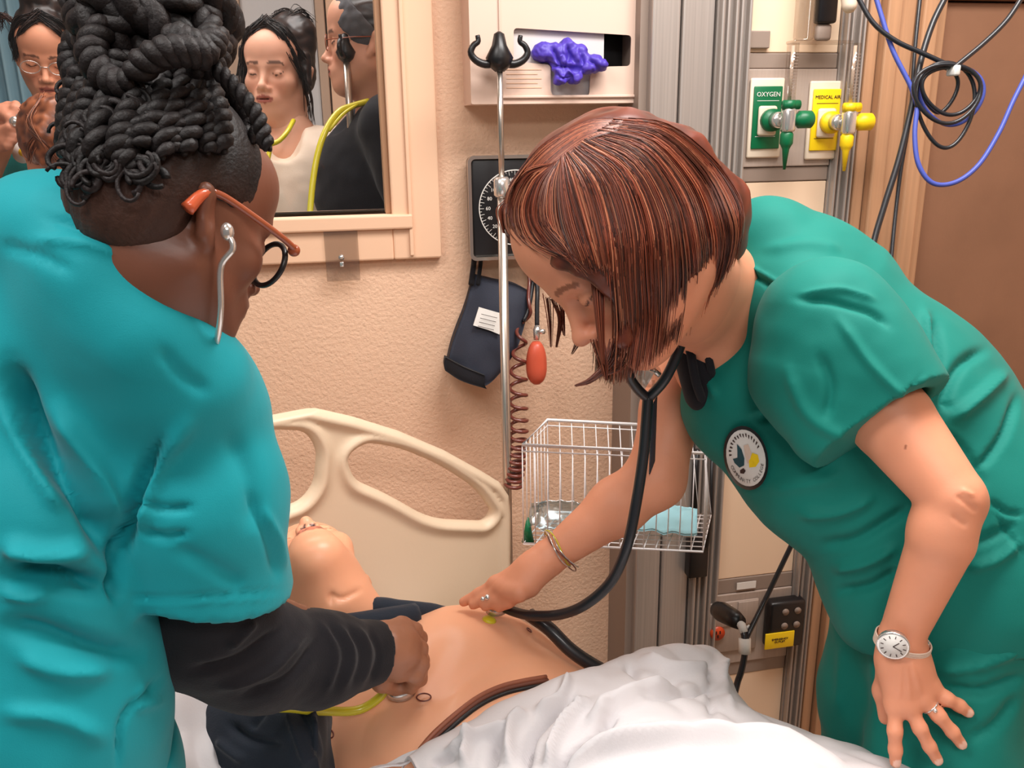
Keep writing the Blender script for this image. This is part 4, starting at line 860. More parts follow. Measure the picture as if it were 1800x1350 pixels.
V = cloth(V, Nn, .006, 10, 5); link('scrub_trousers', V, Q, 'scrubB', rp_)
b = MB(); shoe(b, (.76, 1.0, .05), (-.9, -.4)); shoe(b, (.68, 1.2, .05), (-.9, -.4)); b.build('shoe', 'chalk', rp_)
# top
vs = Vol(*box_for([P(1180, 480, 1.05), P(1180, 700, 1.45), P(1850, 900, 1.0), P(1850, 1060, 1.45), P(1480, 1090, 1.3), P(1330, 340, 1.25)], .06), .0046)
vs.chain([P(1348, 418, 1.25), P(1405, 520, 1.27)], [.062, .115], .03)
vs.chain([P(1405, 520, 1.27), P(1560, 735, 1.26), P(1695, 920, 1.25)], [.118, .158, .175], .05)
vs.cone(P(1300, 560, 1.35), P(1400, 540, 1.27), .068, .09, .04); vs.cone(P(1400, 540, 1.2), P(1450, 575, 1.13), .08, .074, .04)
vs.cone(P(1325, 700, 1.29), P(1430, 835, 1.25), .100, .092, .05); vs.cone(P(1300, 600, 1.29), P(1325, 700, 1.29), .085, .10, .04)
vs.chain([P(1430, 835, 1.25), P(1560, 940, 1.24), P(1590, 1030, 1.25)], [.09, .10, .105], .05)
vs.cone(P(1695, 920, 1.25), P(1700, 1010, 1.24), .175, .165, .05); vs.cone(P(1590, 1030, 1.25), P(1700, 1040, 1.23), .11, .14, .05)
# neck opening
vs.cone(P(1240, 500, 1.16), P(1262, 520, 1.25), .045, .058, .01, 'sub'); vs.cone(P(1205, 640, 1.22), P(1245, 540, 1.22), .018, .05, .01, 'sub')
vs.cut(P(1600, 1115, 1.25), P(1620, 1215, 1.25)-P(1600, 1115, 1.25))
V, Q = vs.mesh(); Nn = vs.normals(V)
st = [([(1285, 462), (1340, 492), (1392, 523)], 5, -.007), ([(1290, 455), (1345, 485), (1398, 516)], 4, .004), ([(1392, 523), (1372, 560), (1362, 640), (1385, 720), (1420, 740)], 8, -.008),
      ([(1640, 560), (1650, 620), (1640, 690)], 9, -.009), ([(1625, 540), (1632, 610), (1622, 650)], 8, .008), ([(1740, 610), (1690, 640), (1660, 700), (1672, 720)], 9, -.010), ([(1775, 650), (1720, 700), (1670, 740)], 10, .009), ([(1790, 690), (1760, 770), (1715, 830)], 7, -.008),
      ([(1320, 740), (1400, 722), (1470, 745)], 9, -.008), ([(1310, 730), (1400, 710), (1470, 735)], 7, .005), ([(1340, 560), (1335, 640), (1350, 720)], 9, .004), ([(1240, 660), (1262, 700)], 6, .004),
      ([(1480, 440), (1420, 430), (1340, 440)], 10, .004), ([(1440, 960), (1500, 950), (1560, 915), (1600, 890)], 10, -.008), ([(1400, 900), (1470, 900), (1540, 870)], 10, .008), ([(1460, 1000), (1520, 990), (1580, 960)], 9, .008), ([(1470, 1040), (1530, 1030), (1580, 1000)], 9, -.008),
      ([(1740, 880), (1770, 900), (1800, 905)], 5, -.006), ([(1750, 900), (1775, 940), (1800, 975)], 4, -.004), ([(1700, 1000), (1750, 985), (1800, 950)], 9, .007), ([(1690, 960), (1740, 945), (1790, 920)], 9, -.006), ([(1350, 860), (1420, 850), (1490, 830)], 12, .005), ([(1660, 760), (1700, 800), (1730, 860)], 9, -.006)]
V = folds(V, Nn, st); V = cloth(V, Nn, .005, 9, 2); ptop = [(V, Q)]
# near sleeve
v2 = Vol(*box_for([P(1400, 540, 1.13), P(1420, 720, 1.1), P(1640, 790, 1.05), P(1640, 620, 1.1)], .10), .0034)
v2.chain([P(1452, 575, 1.13), P(1520, 640, 1.10), P(1600, 750, 1.07)], [.078, .073, .070], .03); v2.chain([P(1415, 660, 1.14), P(1470, 745, 1.11), P(1540, 800, 1.08)], [.06, .052, .045], .04); v2.cone(P(1452, 575, 1.13), P(1420, 660, 1.13), .078, .065, .05)
pl = P(1575, 725, 1.075); nl = P(1666, 838, 1.03)-pl; v2.cut(pl, nl)
v2.cone(P(1560, 710, 1.08), P(1640, 810, 1.045), .050, .062, .004, 'sub')
V, Q = v2.mesh(); Nn = v2.normals(V)
V = folds(V, Nn, [([(1395, 525), (1460, 530), (1530, 550), (1565, 575)], 7, -.006), ([(1405, 520), (1480, 510), (1540, 530)], 6, .005), ([(1470, 555), (1530, 640), (1600, 710)], 9, .005), ([(1380, 640), (1420, 730), (1500, 780)], 12, .004), ([(1440, 620), (1460, 680), (1450, 740)], 10, -.005), ([(1505, 778), (1570, 742), (1632, 660)], 3.5, .002), ([(1497, 770), (1560, 735), (1622, 655)], 3, -.002)])
V = cloth(V, Nn, .0035, 12, 6); ptop.append((V, Q)); V, Q, _ = merge(ptop); link('scrub_top', V, Q, 'scrubB', rp_)
# black undershirt edge / lanyard in the neck opening
b = MB(); b.tube(spline([P(1205, 575, 1.20), P(1214, 620, 1.20), P(1226, 680, 1.21), P(1250, 735, 1.27)], 16), .007, 8).build('lanyard_strap', 'black', rp_)
vu = Vol(*box_for([P(1230, 650, 1.25), P(1262, 760, 1.25)], .09), .004); vu.chain([P(1222, 610, 1.235), P(1238, 690, 1.25)], [.034, .030], .02); V, Q = vu.mesh(); link('undershirt', V, Q, 'black', rp_)
MB().tube(spline([P(1222, 560, 1.20), P(1238, 600, 1.20), P(1250, 650, 1.21), P(1262, 720, 1.29)], 16), .006, 8).build('lanyard_strap', 'black', rp_)
# hair
def xtra(v): pass
vhair = Vol(*box_for([HR(0, 0, 0)], .29), .004)
vhair.ell(HR(0, -.014, .032), np.array((.088, .108, .094))*HR.s, HR.M, 0)
# hanging curtains of the bob
vhair.chain([P(1010, 320, .99), P(1060, 450, .955), P(1085, 590, .96)], [.042, .050, .022], .03)
vhair.chain([P(1100, 290, 1.0), P(1150, 430, .975), P(1140, 560, .99)], [.05, .052, .028], .03)
vhair.chain([P(1180, 300, 1.04), P(1220, 400, 1.03), P(1230, 480, 1.04)], [.055, .052, .028], .03)
vhair.chain([P(1180, 330, 1.12), P(1240, 380, 1.12), P(1265, 430, 1.12)], [.07, .055, .030], .03)
vhair.chain([P(960, 340, 1.06), P(1040, 500, 1.14), P(1090, 600, 1.14)], [.04, .035, .02], .03)
vhair.ell(HR(0, .10, -.055), np.array((.060, .085, .105)), HR.M, .008, 'sub')
vhair.cone(P(925, 490, 1.0), P(1000, 560, .95), .045, .050, .01, 'sub'); vhair.cone(P(1000, 560, .95), P(1000, 640, .97), .045, .045, .01, 'sub')
V, Q = vhair.mesh(); Nn = vhair.normals(V)
guides = [[(975, 290), (925, 300), (893, 345), (888, 395), (905, 430)], [(980, 285), (940, 320), (925, 375), (950, 425), (1010, 450)], [(985, 280), (965, 330), (965, 390), (1000, 430), (1040, 480)],
          [(990, 275), (1000, 330), (1020, 400), (1048, 480), (1058, 570), (1052, 668)], [(1000, 268), (1040, 320), (1065, 400), (1075, 490), (1082, 580), (1078, 672)], [(1015, 258), (1080, 310), (1110, 400), (1115, 490), (1118, 570), (1106, 662)],
          [(1030, 245), (1110, 290), (1155, 380), (1165, 470), (1162, 550), (1150, 630)], [(1045, 235), (1130, 265), (1190, 350), (1210, 440), (1208, 510), (1192, 592)], [(1060, 225), (1150, 245), (1220, 320), (1250, 400), (1250, 460), (1228, 545)],
          [(1075, 215), (1165, 230), (1240, 295), (1280, 370), (1285, 425), (1266, 490)], [(1080, 208), (1170, 222), (1245, 280), (1292, 345), (1300, 390), (1290, 455)]]
def interp_guides(guides, u, n):
    g = [spline(q, n) for q in guides]; k = u*(len(g)-1); i = min(int(k), len(g)-2); return g[i]*(1-(k-i))+g[i+1]*(k-i)
def drape(vol, p2, d0, d1, lift, dflt):
    ds = []; last = None
    for x, y in p2:
        d = vol.hit(x, y, d0, d1, 70)
        ds.append(d if d is not None else np.nan)
    ds = np.array(ds); ok = ~np.isnan(ds)
    if not ok.any(): ds[:] = dflt
    else:
        idx = np.arange(len(ds)); ds = np.interp(idx, idx[ok], ds[ok])
    for _ in range(2): ds[1:-1] = (ds[:-2]+2*ds[1:-1]+ds[2:])/4
    return np.array([P(x, y, d-lift) for (x, y), d in zip(p2, ds)])
pol = []; cl = []
pal = [(122, 58, 38), (100, 44, 28), (142, 74, 50), (80, 36, 22), (162, 100, 72), (58, 24, 16)]
base_cache = {}
for k in range(61): base_cache[k] = drape(vhair, interp_guides(guides, k/60, 22), .80, 1.35, .0, 1.08)
for i in range(2200):
    u = rng.random(); k = u*60; i0 = min(int(k), 59); p = base_cache[i0]*(1-(k-i0))+base_cache[i0+1]*(k-i0)
    t = np.linspace(0, 1, 22); e = .92+.12*rng.random(); s0 = .12*rng.random(); q = spline(p, 60)[(np.linspace(s0, min(e, 1), 18)*59).astype(int)]
    wob = (UP*(.0035*rng.normal())+RT*(.0035*rng.normal()))[None]*np.linspace(.2, 1, 18)[:, None]; q = q+wob-FW*(.0025*rng.random()+.0002)
    pol.append(q); cc = np.array(pal[rng.integers(len(pal))], float); g_ = mnoise.noise(Vector((u*26, 3, 1))); cl.append(np.clip(cc*(1+.45*g_), 0, 255))
g2 = [[(1092, 212), (1030, 216), (955, 256), (898, 325), (886, 372)], [(1090, 220), (1030, 232), (968, 275), (912, 335), (893, 392)], [(1085, 228), (1035, 246), (985, 285), (930, 330), (900, 400)]]
for i in range(420):
    q2 = interp_guides(g2, rng.random(), 22)+rng.normal(0, 2.0, 2); p = drape(vhair, q2, .80, 1.35, .0005+.002*rng.random(), 1.08); e = 16+rng.integers(0, 6); pol.append(p[rng.integers(0, 3):e]); cl.append(pal[rng.integers(len(pal))])
# stray locks
for L0, r in [([(1085, 600, .97), (1070, 640, .965), (1040, 668, .965), (1012, 678, .965)], 14), ([(1100, 620, .98), (1085, 650, .975), (1045, 664, .975)], 6), ([(975, 525, 1.10), (985, 560, 1.10), (978, 610, 1.10)], 9), ([(960, 520, 1.12), (965, 560, 1.12), (968, 610, 1.12)], 4), ([(985, 540, 1.10), (992, 590, 1.1)], 4), ([(1010, 580, 1.10), (1014, 600, 1.1), (1005, 622, 1.1)], 4),
              ([(1050, 470, .93), (1055, 560, .93), (1060, 640, .945)], 22), ([(900, 350, 1.03), (880, 370, 1.03), (885, 410, 1.03)], 10), ([(1052, 600, .95), (1062, 640, .95), (1066, 668, .955)], 14)]:
    for _ in range(r*2):
        q = spline([P(*a) for a in L0], 14)+(RT*.0035*rng.normal()+UP*.002*rng.normal()+FW*.003*rng.normal())[None]*np.linspace(1.2, .25, 14)[:, None]; pol.append(q); cl.append(pal[rng.integers(4)])
mb = strands(pol, .00075, cl, 3)
V2, C2 = streaks(V, HR, [(58, 24, 15), (110, 48, 30)], (60, 14, 60), .003, Nn)
SV = np.concatenate(mb.V); SF = mb.F; F_ = [tuple(q) for q in Q]+[tuple(a+len(V2) for a in f) for f in SF]
link('hair', np.vstack([V2, SV]), F_, 'hair', rp_, cols=np.vstack([C2, np.concatenate(mb.C)]))
MB().tube([P(x, y, d-.003) for (x, y), d in zip(spline([(1025, 292), (1035, 262), (1022, 262)], 3), [1, 1, 1])], .0001, 3)
# watch, bracelet, ring
wt = P(1570, 1131, 1.073); ax1 = P(1640, 950, 1.05)-P(1585, 1130, 1.105); ax1 /= np.linalg.norm(ax1); nw = -FW*.93-RT*.30+UP*.2; nw -= ax1*(nw@ax1); nw /= np.linalg.norm(nw); sw = np.cross(ax1, nw)
W_ = np.stack([sw, ax1, nw], 1); wc = P(1586, 1130, 1.102)
ring = [wc+sw*.0335*cos(t)+nw*.029*sin(t) for t in np.linspace(0, 2*pi, 40, endpoint=False)]
V, F = tube_geo(ring, .0012, 4, False, True); mbw = MB()
for o_ in np.linspace(-.006, .006, 7): mbw.add(V+ax1*o_, F)
mbw.build('watch_strap', 'leather', rp_)
wf = wt+nw*.002; f_ = lambda z: wf+nw*z
MB().tube([f_(-.004), f_(.002), f_(.004), f_(.0045)], [.0185, .0195, .0195, .0175], 28).build('watch_case', 'silver', rp_)
MB().tube([f_(.0044), f_(.0050)], .0165, 28).build('watch_dial', 'chalk', rp_)
b = MB()
for k in range(12):
    a = k*pi/6; d_ = sw*cos(a)+ax1*sin(a); b.tube([f_(.0053)+d_*.0115, f_(.0053)+d_*.0150], .0006, 4)
b.tube([f_(.0056), f_(.0056)+(sw*.6+ax1*.8)*.009], .0006, 4).tube([f_(.0056), f_(.0056)+(sw*.9-ax1*.3)*.012], .0005, 4); b.build('watch_hand', 'ink', rp_)
MB().sph(P(1628, 1140, 1.10), (.006, .010, .008), W_).build('watch_buckle', 'silver', rp_)
rc = (K3 := P(1636, 1243, 1.092)); ra = P(1650, 1258, 1.087)-P(1620, 1226, 1.094); ra /= np.linalg.norm(ra); r1_ = np.cross(ra, FW); r1_ /= np.linalg.norm(r1_); r2_ = np.cross(ra, r1_)
MB().tube([rc+.0108*(cos(t)*r1_+sin(t)*r2_) for t in np.linspace(0, 2*pi, 24, endpoint=False)], .0012, 6, closed=True).sph(rc-FW*.0115, .003).build('ring', 'silver', rp_)
ba = P(1085, 890, 1.34)-P(968, 978, 1.33); ba /= np.linalg.norm(ba); b1 = np.cross(ba, FW); b1 /= np.linalg.norm(b1); b2 = np.cross(ba, b1)
for kk, (x, y, R_b) in enumerate([(978, 962, .033), (974, 966, .0335), (986, 968, .034), (982, 972, .035)]):
    c0 = P(x+4, y, 1.33); MB().tube([c0+R_b*(cos(t)*b1+sin(t)*b2)+ba*.004*sin(2*t+kk) for t in np.linspace(0, 2*pi, 36, endpoint=False)], .0011, 5, closed=True).build('bracelet', 'yellowt' if kk == 0 else 'silver' if kk < 3 else 'coil', rp_)
MB().sph(P(857, 1050, 1.318), .005).sph(P(849, 1053, 1.322), .004).build('finger_ring', 'silver', rp_)
# embroidered round patch on the chest
def surf_disc(vol, c2, rx, ry, ang, d0, d1, lift, n=28, rings=6):
    pts = [P(c2[0], c2[1], vol.hit(c2[0], c2[1], d0, d1, 200)-lift)]
    def S2(r, t):
        x = c2[0]+r*(rx*cos(t)*cos(ang)-ry*sin(t)*sin(ang)); y = c2[1]+r*(rx*cos(t)*sin(ang)+ry*sin(t)*cos(ang)); d = vol.hit(x, y, d0, d1, 200); return P(x, y, (d if d else d1)-lift)
    return S2
d0p = vs.hit(1311, 805, .9, 1.5, 300)
S2 = surf_disc(vs, (1311, 805), 37, 55, radians(-12), .95, 1.5, .0045)
def disc(S2, r0, r1, n=30, rings=5, lift=0.0):
    V = []; F = []
    for j in range(rings+1):
        for i in range(n): V.append(S2(r0+(r1-r0)*j/rings, 2*pi*i/n)-FW*lift)
    for j in range(rings):
        for i in range(n): F.append((j*n+i, j*n+(i+1) % n, (j+1)*n+(i+1) % n, (j+1)*n+i))
    if r0 == 0: pass
    return V, F
V, F = disc(S2, .001, .93); MB().add(V, F).build('round_patch', 'chalk', rp_, label='white round embroidered college patch')
V, F = disc(S2, .92, 1.04, rings=2, lift=.0006); MB().add(V, F).build('patch_border', 'blackp', rp_, label='black patch border')
def patch_poly(pts, m, nm, lift=.001):
    c = np.mean(pts, 0); V = [S2(float(np.hypot(*c)), atan2(c[1], c[0]))-FW*lift]; V += [S2(float(np.hypot(*p)), atan2(p[1], p[0]))-FW*lift for p in pts]; n = len(pts)
    MB().add(V, [(0, 1+i, 1+(i+1) % n) for i in range(n)]).build(nm, m, rp_, smooth=False)
patch_poly([(-.28, -.50), (-.12, -.30), (-.08, .0), (-.16, .22), (-.40, .26), (-.58, .08), (-.62, -.06), (-.40, -.06), (-.34, -.25)], 'teal', 'patch_leaf')
patch_poly([(.02, -.40), (.24, -.42), (.30, -.1), (.18, .12), (.02, .2), (-.02, -.1)], 'leather', 'patch_leaf', .0008)
patch_poly([(.10, .12), (.34, -.12), (.58, -.02), (.58, .2), (.36, .34), (.06, .32)], 'yellow', 'patch_flower')
patch_poly([(-.40, .34), (-.22, .30), (-.14, .40), (-.26, .48), (-.42, .44)], 'ink', 'patch_drop')
def arc_text(s, r, a0, a1, size, flip, nm):
    TV = []; TF = []; n0 = 0; m_ = len(s)
    for k, chh in enumerate(s):
        if chh == ' ': continue
        a = a0+(a1-a0)*k/(m_-1); V, F = text('n', chh, size, (0, 0, 0), 'ink', None, np.eye(3), ext=.00001)
        rr = (r+V[:, 1]) if not flip else (r-V[:, 1]); aa = a+(V[:, 0]/r if not flip else -V[:, 0]/r)
        TV += [S2(float(q), float(t))-FW*.0012 for q, t in zip(rr, aa)]; TF += [[i+n0 for i in (f)] for f in F]; n0 += len(V)
    link(nm, np.array(TV), TF, 'ink', rp_, smooth=False)
for k in range(15):   # stitched lettering too worn to read
    a = radians(-165+k*10.2); r_a = .80 if k % 2 else .78
    patch_poly([(r_a*cos(a-.05), r_a*sin(a-.05)), (r_a*cos(a+.04), r_a*sin(a+.04)), ((r_a-.13)*cos(a+.05), (r_a-.13)*sin(a+.05)), ((r_a-.10)*cos(a-.01), (r_a-.10)*sin(a-.01))], 'ink', 'patch_stitch')
arc_text('COMMUNITY COLLEGE', .76, radians(165), radians(25), .17, True, 'patch_lettering')
# ================================================================== FOREGROUND WOMAN (braided hair)
HF = Frame((-.1449, .8316, 1.5554), (.673, .562, -.482), (.288, .4, .87), .88)
pf = empty('person', (-.38, .62, 0), 'woman in teal scrubs with braided updo and orange glasses seen from behind at left', 'person')
parts = []
vf = Vol(*box_for([HF(0, 0, 0), P(120, 470, .80), P(300, 620, .8)], .17), .0034)
add_head(vf, HF, (1, 0), 1., .010); vf.cone(HF(0, -.022, -.06), P(262, 500, .87), .044, .046, .03); vf.cone(HF(0, .01, -.085), P(300, 560, .91), .04, .045, .03)
V, Q = vf.mesh(); Nn = vf.normals(V); L = HF.inv(V); C = face_cols(L, (112, 68, 50), (110, 52, 46), (40, 24, 20), (20, 14, 12)); far = np.linalg.norm(L, axis=1) > .2; C[far] = lin((134, 84, 62))
parts.append((V, Q, C))
# trunk, legs
vt = Vol((-.75, .2, .0), (.1, 1.1, 1.45), .012)
vt.chain([P(130, 520, .86), P(60, 850, .88), P(60, 1250, .90)], [.07, .10, .11], .05); vt.cone(P(90, 520, .86), P(330, 680, .84), .05, .045, .04); vt.cone(P(90, 540, .86), P(-90, 640, 1.0), .05, .045, .04)
vt.chain([P(60, 1250, .90), np.array([-.34, .52, .45]), np.array([-.34, .50, .08])], [.10, .06, .035], .03); vt.chain([P(20, 1250, .98), np.array([-.46, .72, .45]), np.array([-.46, .70, .08])], [.10, .06, .035], .03)
vt.chain([P(325, 720, .85), P(345, 1060, .92), P(640, 1145, 1.13)], [.045, .04, .026], .02); vt.chain([P(-90, 640, 1.0), P(-60, 980, 1.1), P(300, 1080, 1.2)], [.045, .04, .028], .02)
V, Q = vt.mesh(); parts.append((V, Q, np.tile(lin((120, 76, 56)), (len(V), 1))))
# right hand
vhd = Vol(*box_for([P(620, 1120, 1.12), P(760, 1230, 1.18), P(700, 1080, 1.16)], .05), .0022)
W0 = P(648, 1142, 1.135); K = [P(700, 1178, 1.135), P(713, 1152, 1.135), P(714, 1124, 1.145), P(706, 1103, 1.160)]
tp = [[P(730, 1188, 1.145), P(722, 1206, 1.165), P(702, 1206, 1.17)], [P(740, 1168, 1.15), P(738, 1192, 1.17), P(722, 1200, 1.18)], [P(738, 1140, 1.16), P(742, 1162, 1.18), P(735, 1176, 1.195)], [P(728, 1108, 1.168), P(738, 1122, 1.185), P(736, 1134, 1.20)]]
hand_back(vhd, W0, K, tp, .030, .0118, [P(660, 1175, 1.135), P(672, 1196, 1.15), P(692, 1208, 1.168)])
vhd.cone(P(640, 1140, 1.13), P(690, 1140, 1.138), .032, .032, .015)
V, Q = vhd.mesh(); Nn = vhd.normals(V); V = V+Nn*nz(V, 110, .0008)[:, None]; C = np.tile(lin((168, 112, 84)), (len(V), 1)); parts.append((V, Q, C))
vh2 = Vol(*box_for([P(300, 1080, 1.2), P(350, 1120, 1.22)], .10), .005); vh2.cone(P(300, 1080, 1.2), P(330, 1100, 1.22), .025, .03, .02); V, Q = vh2.mesh()
V, Q, C = merge(parts); link('body', V, Q, 'skind', pf, cols=C)
# undersleeve
v = Vol(*box_for([P(330, 1040, .9), P(330, 1200, .95), P(690, 1150, 1.15), P(560, 1240, 1.0)], .07), .0038)
v.chain([P(375, 1000, .89), P(372, 1100, .93), P(440, 1145, .97), P(560, 1158, 1.05), P(660, 1148, 1.125)], [.055, .060, .056, .053, .0405], .03)
v.cone(P(330, 1120, .93), P(460, 1170, .99), .045, .048, .03)
pc_ = P(664, 1148, 1.125); v.cut(pc_, P(700, 1150, 1.15)-P(664, 1148, 1.125)); v.cone(P(655, 1148, 1.12), P(700, 1148, 1.15), .034, .036, .002, 'sub')
V, Q = v.mesh(); Nn = v.normals(V)
st = [([(560+k*17, 1090+k*2), (590+k*15, 1150), (570+k*16, 1225-k*3)], 5, -.0028*(1 if k % 2 else -1)) for k in range(6)]+[([(330, 1180), (420, 1160), (500, 1100)], 8, -.006), ([(380, 1210), (470, 1180), (540, 1110)], 8, .006), ([(420, 1225), (510, 1190), (560, 1120)], 7, -.005), ([(450, 1090), (400, 1140)], 8, .005)]
V = folds(V, Nn, st); V = cloth(V, Nn, .002, 20, 9); link('undersleeve', V, Q, 'black', pf, label='black long-sleeved undershirt arm')
# scrub top
vs2 = Vol(*box_for([P(-260, 450, .9), P(0, 340, .75), P(480, 700, .85), P(20, 1500, .8), P(200, 1500, 1.0), P(0, 900, .7)], .09), .0048)
vs2.chain([P(60, 530, .86), P(20, 830, .89), P(45, 1180, .88), P(60, 1600, .90)], [.105, .135, .118, .145], .06)
vs2.cone(P(60, 530, .86), P(300, 705, .85), .105, .078, .04); vs2.cone(P(60, 540, .86), P(-150, 620, 1.0), .10, .08, .05); vs2.cone(P(200, 640, .92), P(120, 1000, .95), .10, .12, .06)
vs2.cone(P(90, 900, .80), P(110, 1250, .84), .07, .07, .06); vs2.cone(P(105, 1230, .86), P(100, 1600, .88), .085, .09, .06); vs2.cone(P(270, 660, .88), P(240, 800, .92), .07, .09, .05)
vs2.cone(P(300, 330, .82), P(395, 560, .93), .050, .045, .012, 'sub')
vs2.chain([P(52, 396, .77), P(110, 402, .76), P(178, 482, .755), P(255, 585, .765), P(332, 668, .80), P(345, 716, .88)], [.04, .038, .038, .039, .040, .05], .05); vs2.cone(P(180, 490, .757), P(110, 660, .83), .038, .085, .04); vs2.cone(P(257, 590, .767), P(215, 760, .86), .038, .08, .04); vs2.cone(P(120, 430, .84), P(100, 560, .88), .045, .09, .04)
v3 = Vol(*box_for([P(250, 640, .85), P(560, 1000, .85), P(180, 1080, .9), P(560, 1090, .95), P(420, 700, .9)], .07), .0042)
v3.chain([P(338, 740, .85), P(354, 880, .865), P(366, 1090, .91)], [.074, .080, .093], .03); v3.cone(P(290, 800, .87), P(272, 1080, .90), .045, .050, .03)
pl = P(360, 1036, .88); v3.cut(pl, P(366, 1200, .905)-P(358, 1030, .885)-RT*.022); v3.cone(P(356, 1000, .90), P(356, 1140, .92), .068, .082, .004, 'sub'); v3.cone(P(290, 1030, .88), P(285, 1140, .90), .040, .05, .004, 'sub'); v3.cone(P(430, 1030, .91), P(440, 1140, .92), .038, .048, .004, 'sub')
vs2.union(v3, .022)
V, Q = vs2.mesh(); Nn = vs2.normals(V)
st = [([(20, 640), (60, 760), (150, 880), (205, 990)], 20, -.026), ([(90, 700), (170, 830), (215, 910)], 20, .010), ([(0, 960), (80, 975), (160, 965)], 16, .012), ([(0, 1015), (90, 1015), (195, 1035)], 18, -.022), ([(0, 1040), (60, 1050), (80, 1030)], 9, .006), ([(0, 1100), (70, 1110), (170, 1140), (260, 1150)], 18, -.012), ([(30, 1150), (110, 1180), (200, 1180)], 16, .007),
      ([(150, 345), (210, 400), (300, 480)], 8, -.004), ([(110, 350), (180, 400), (270, 450)], 8, .004), ([(80, 380), (160, 410), (240, 440)], 8, -.004), ([(60, 420), (150, 430), (210, 450)], 9, .004), ([(0, 430), (70, 450), (130, 480)], 10, -.003), ([(280, 610), (320, 660), (370, 690)], 12, -.003), ([(0, 700), (60, 820), (110, 900)], 14, .008),
      ([(285, 1190), (215, 1260), (205, 1350)], 5, -.005), ([(255, 1200), (240, 1240), (290, 1230)], 8, .004), ([(0, 1250), (100, 1260), (190, 1300)], 16, .006)]
st += [([(285, 770), (240, 880), (212, 980), (200, 1060)], 10, -.020), ([(340, 730), (270, 830), (240, 940)], 16, .008), ([(250, 880), (290, 895), (340, 890)], 7, -.005), ([(245, 930), (290, 945), (330, 935)], 7, -.005), ([(460, 890), (490, 950), (505, 1000)], 8, .004), ([(440, 860), (470, 940), (490, 1020)], 9, -.004), ([(205, 1050), (350, 1048), (515, 1038)], 4, -.0016), ([(205, 1057), (350, 1056), (515, 1046)], 3, .0012), ([(300, 960), (380, 1000), (430, 1030)], 14, -.004), ([(400, 760), (440, 850), (450, 940)], 18, -.004)]
V = folds(V, Nn, st); V = cloth(V, Nn, .004, 8, 3)
link('scrub_top', V, Q, 'scrubA', pf)
# far sleeve + trousers
vq = Vol((-.85, .2, .02), (.0, 1.15, 1.0), .01)
vq.cone(P(60, 1400, .9), P(60, 1600, .92), .15, .14, .04); vq.chain([P(80, 1500, .88), np.array([-.33, .52, .45]), np.array([-.33, .50, .12])], [.11, .085, .075], .03); vq.chain([P(20, 1500, 1.0), np.array([-.48, .72, .45]), np.array([-.48, .70, .12])], [.11, .085, .075], .03)
V, Q = vq.mesh(); link('scrub_trousers', V, Q, 'scrubA', pf); b = MB(); shoe(b, (-.33, .54, .05), (.6, .7)); shoe(b, (-.48, .74, .05), (.6, .7)); b.build('shoe', 'blackp', pf)
# hair: swept base, twisted braids, bun
vb = Vol(*box_for([HF(0, 0, 0), P(270, -60, .80)], .19), .0042)
sF = HF.s; vb.ell(HF(0, -.010, .038), np.array((.0815, .094, .088))*sF, HF.M, 0); vb.ell(HF(0, -.046, -.005), np.array((.075, .062, .070))*sF, HF.M, .03)
vb.ell(HF(0, .110, -.02), np.array((.075, .085, .12))*sF, HF.M, .01, 'sub'); vb.ell(HF(.085, -.0, -.035), np.array((.03, .034, .042))*sF, HF.M, .008, 'sub'); vb.ell(HF(0, .02, -.135), np.array((.11, .13, .082))*sF, HF.M, .01, 'sub')
V, Q = vb.mesh(); Nn = vb.normals(V); L = HF.inv(V); top = HF.inv(P(290, 90, .78))
dirv = L-top; ang = np.arctan2(dirv[:, 0], -dirv[:, 1]); t = np.array([mnoise.noise(Vector((a*9, l[2]*6, 1.3))) for a, l in zip(ang, L)]); fade = np.clip((L[:, 2]+.03)/.07, 0, 1)
C = lin((66, 44, 36))*(1-fade[:, None])+lin((24, 18, 17))*fade[:, None]; C = C*(1+.5*t[:, None]); V = V+Nn*(t*.0022)[:, None]
link('hair_base', V, Q, 'hairk', pf, cols=C)
def braid(path, r, col, turns, n=70, name='braid'):
    """two-strand twist"""
    p = spline(path, n) if not isinstance(path, np.ndarray) else path; n = len(p); T = np.gradient(p, axis=0); T /= np.linalg.norm(T, axis=1)[:, None]; u = np.cross(T, FW); u /= np.linalg.norm(u, axis=1)[:, None]+1e-9; w_ = np.cross(T, u)
    rr = r*np.clip(np.minimum(np.linspace(0, 1, n)*8+.45, np.linspace(1, 0, n)*8+.45), 0, 1); mb = MB()
    for k in range(2):
        ph = np.linspace(0, turns*2*pi, n)+k*pi; q = p+(u*np.cos(ph)[:, None]+w_*np.sin(ph)[:, None])*(rr*.52)[:, None]; Vv, Ff = tube_geo(q, rr*.66, 8, True)
        Vv = Vv+nz(Vv, 420, .0007)[:, None]*np.array([[1, 1, 1]]); mb.add(Vv, Ff, lin(np.array(col)*rng.uniform(.8, 1.25)))
    return mb.build(name, 'hairk', pf)
def dpath(pts, lift=.008, n=70, d0=.55, d1=1.0): return drape(vb, spline(pts, n), d0, d1, lift, .72)
bc_ = (22, 17, 17); prng = np.random.default_rng(12)
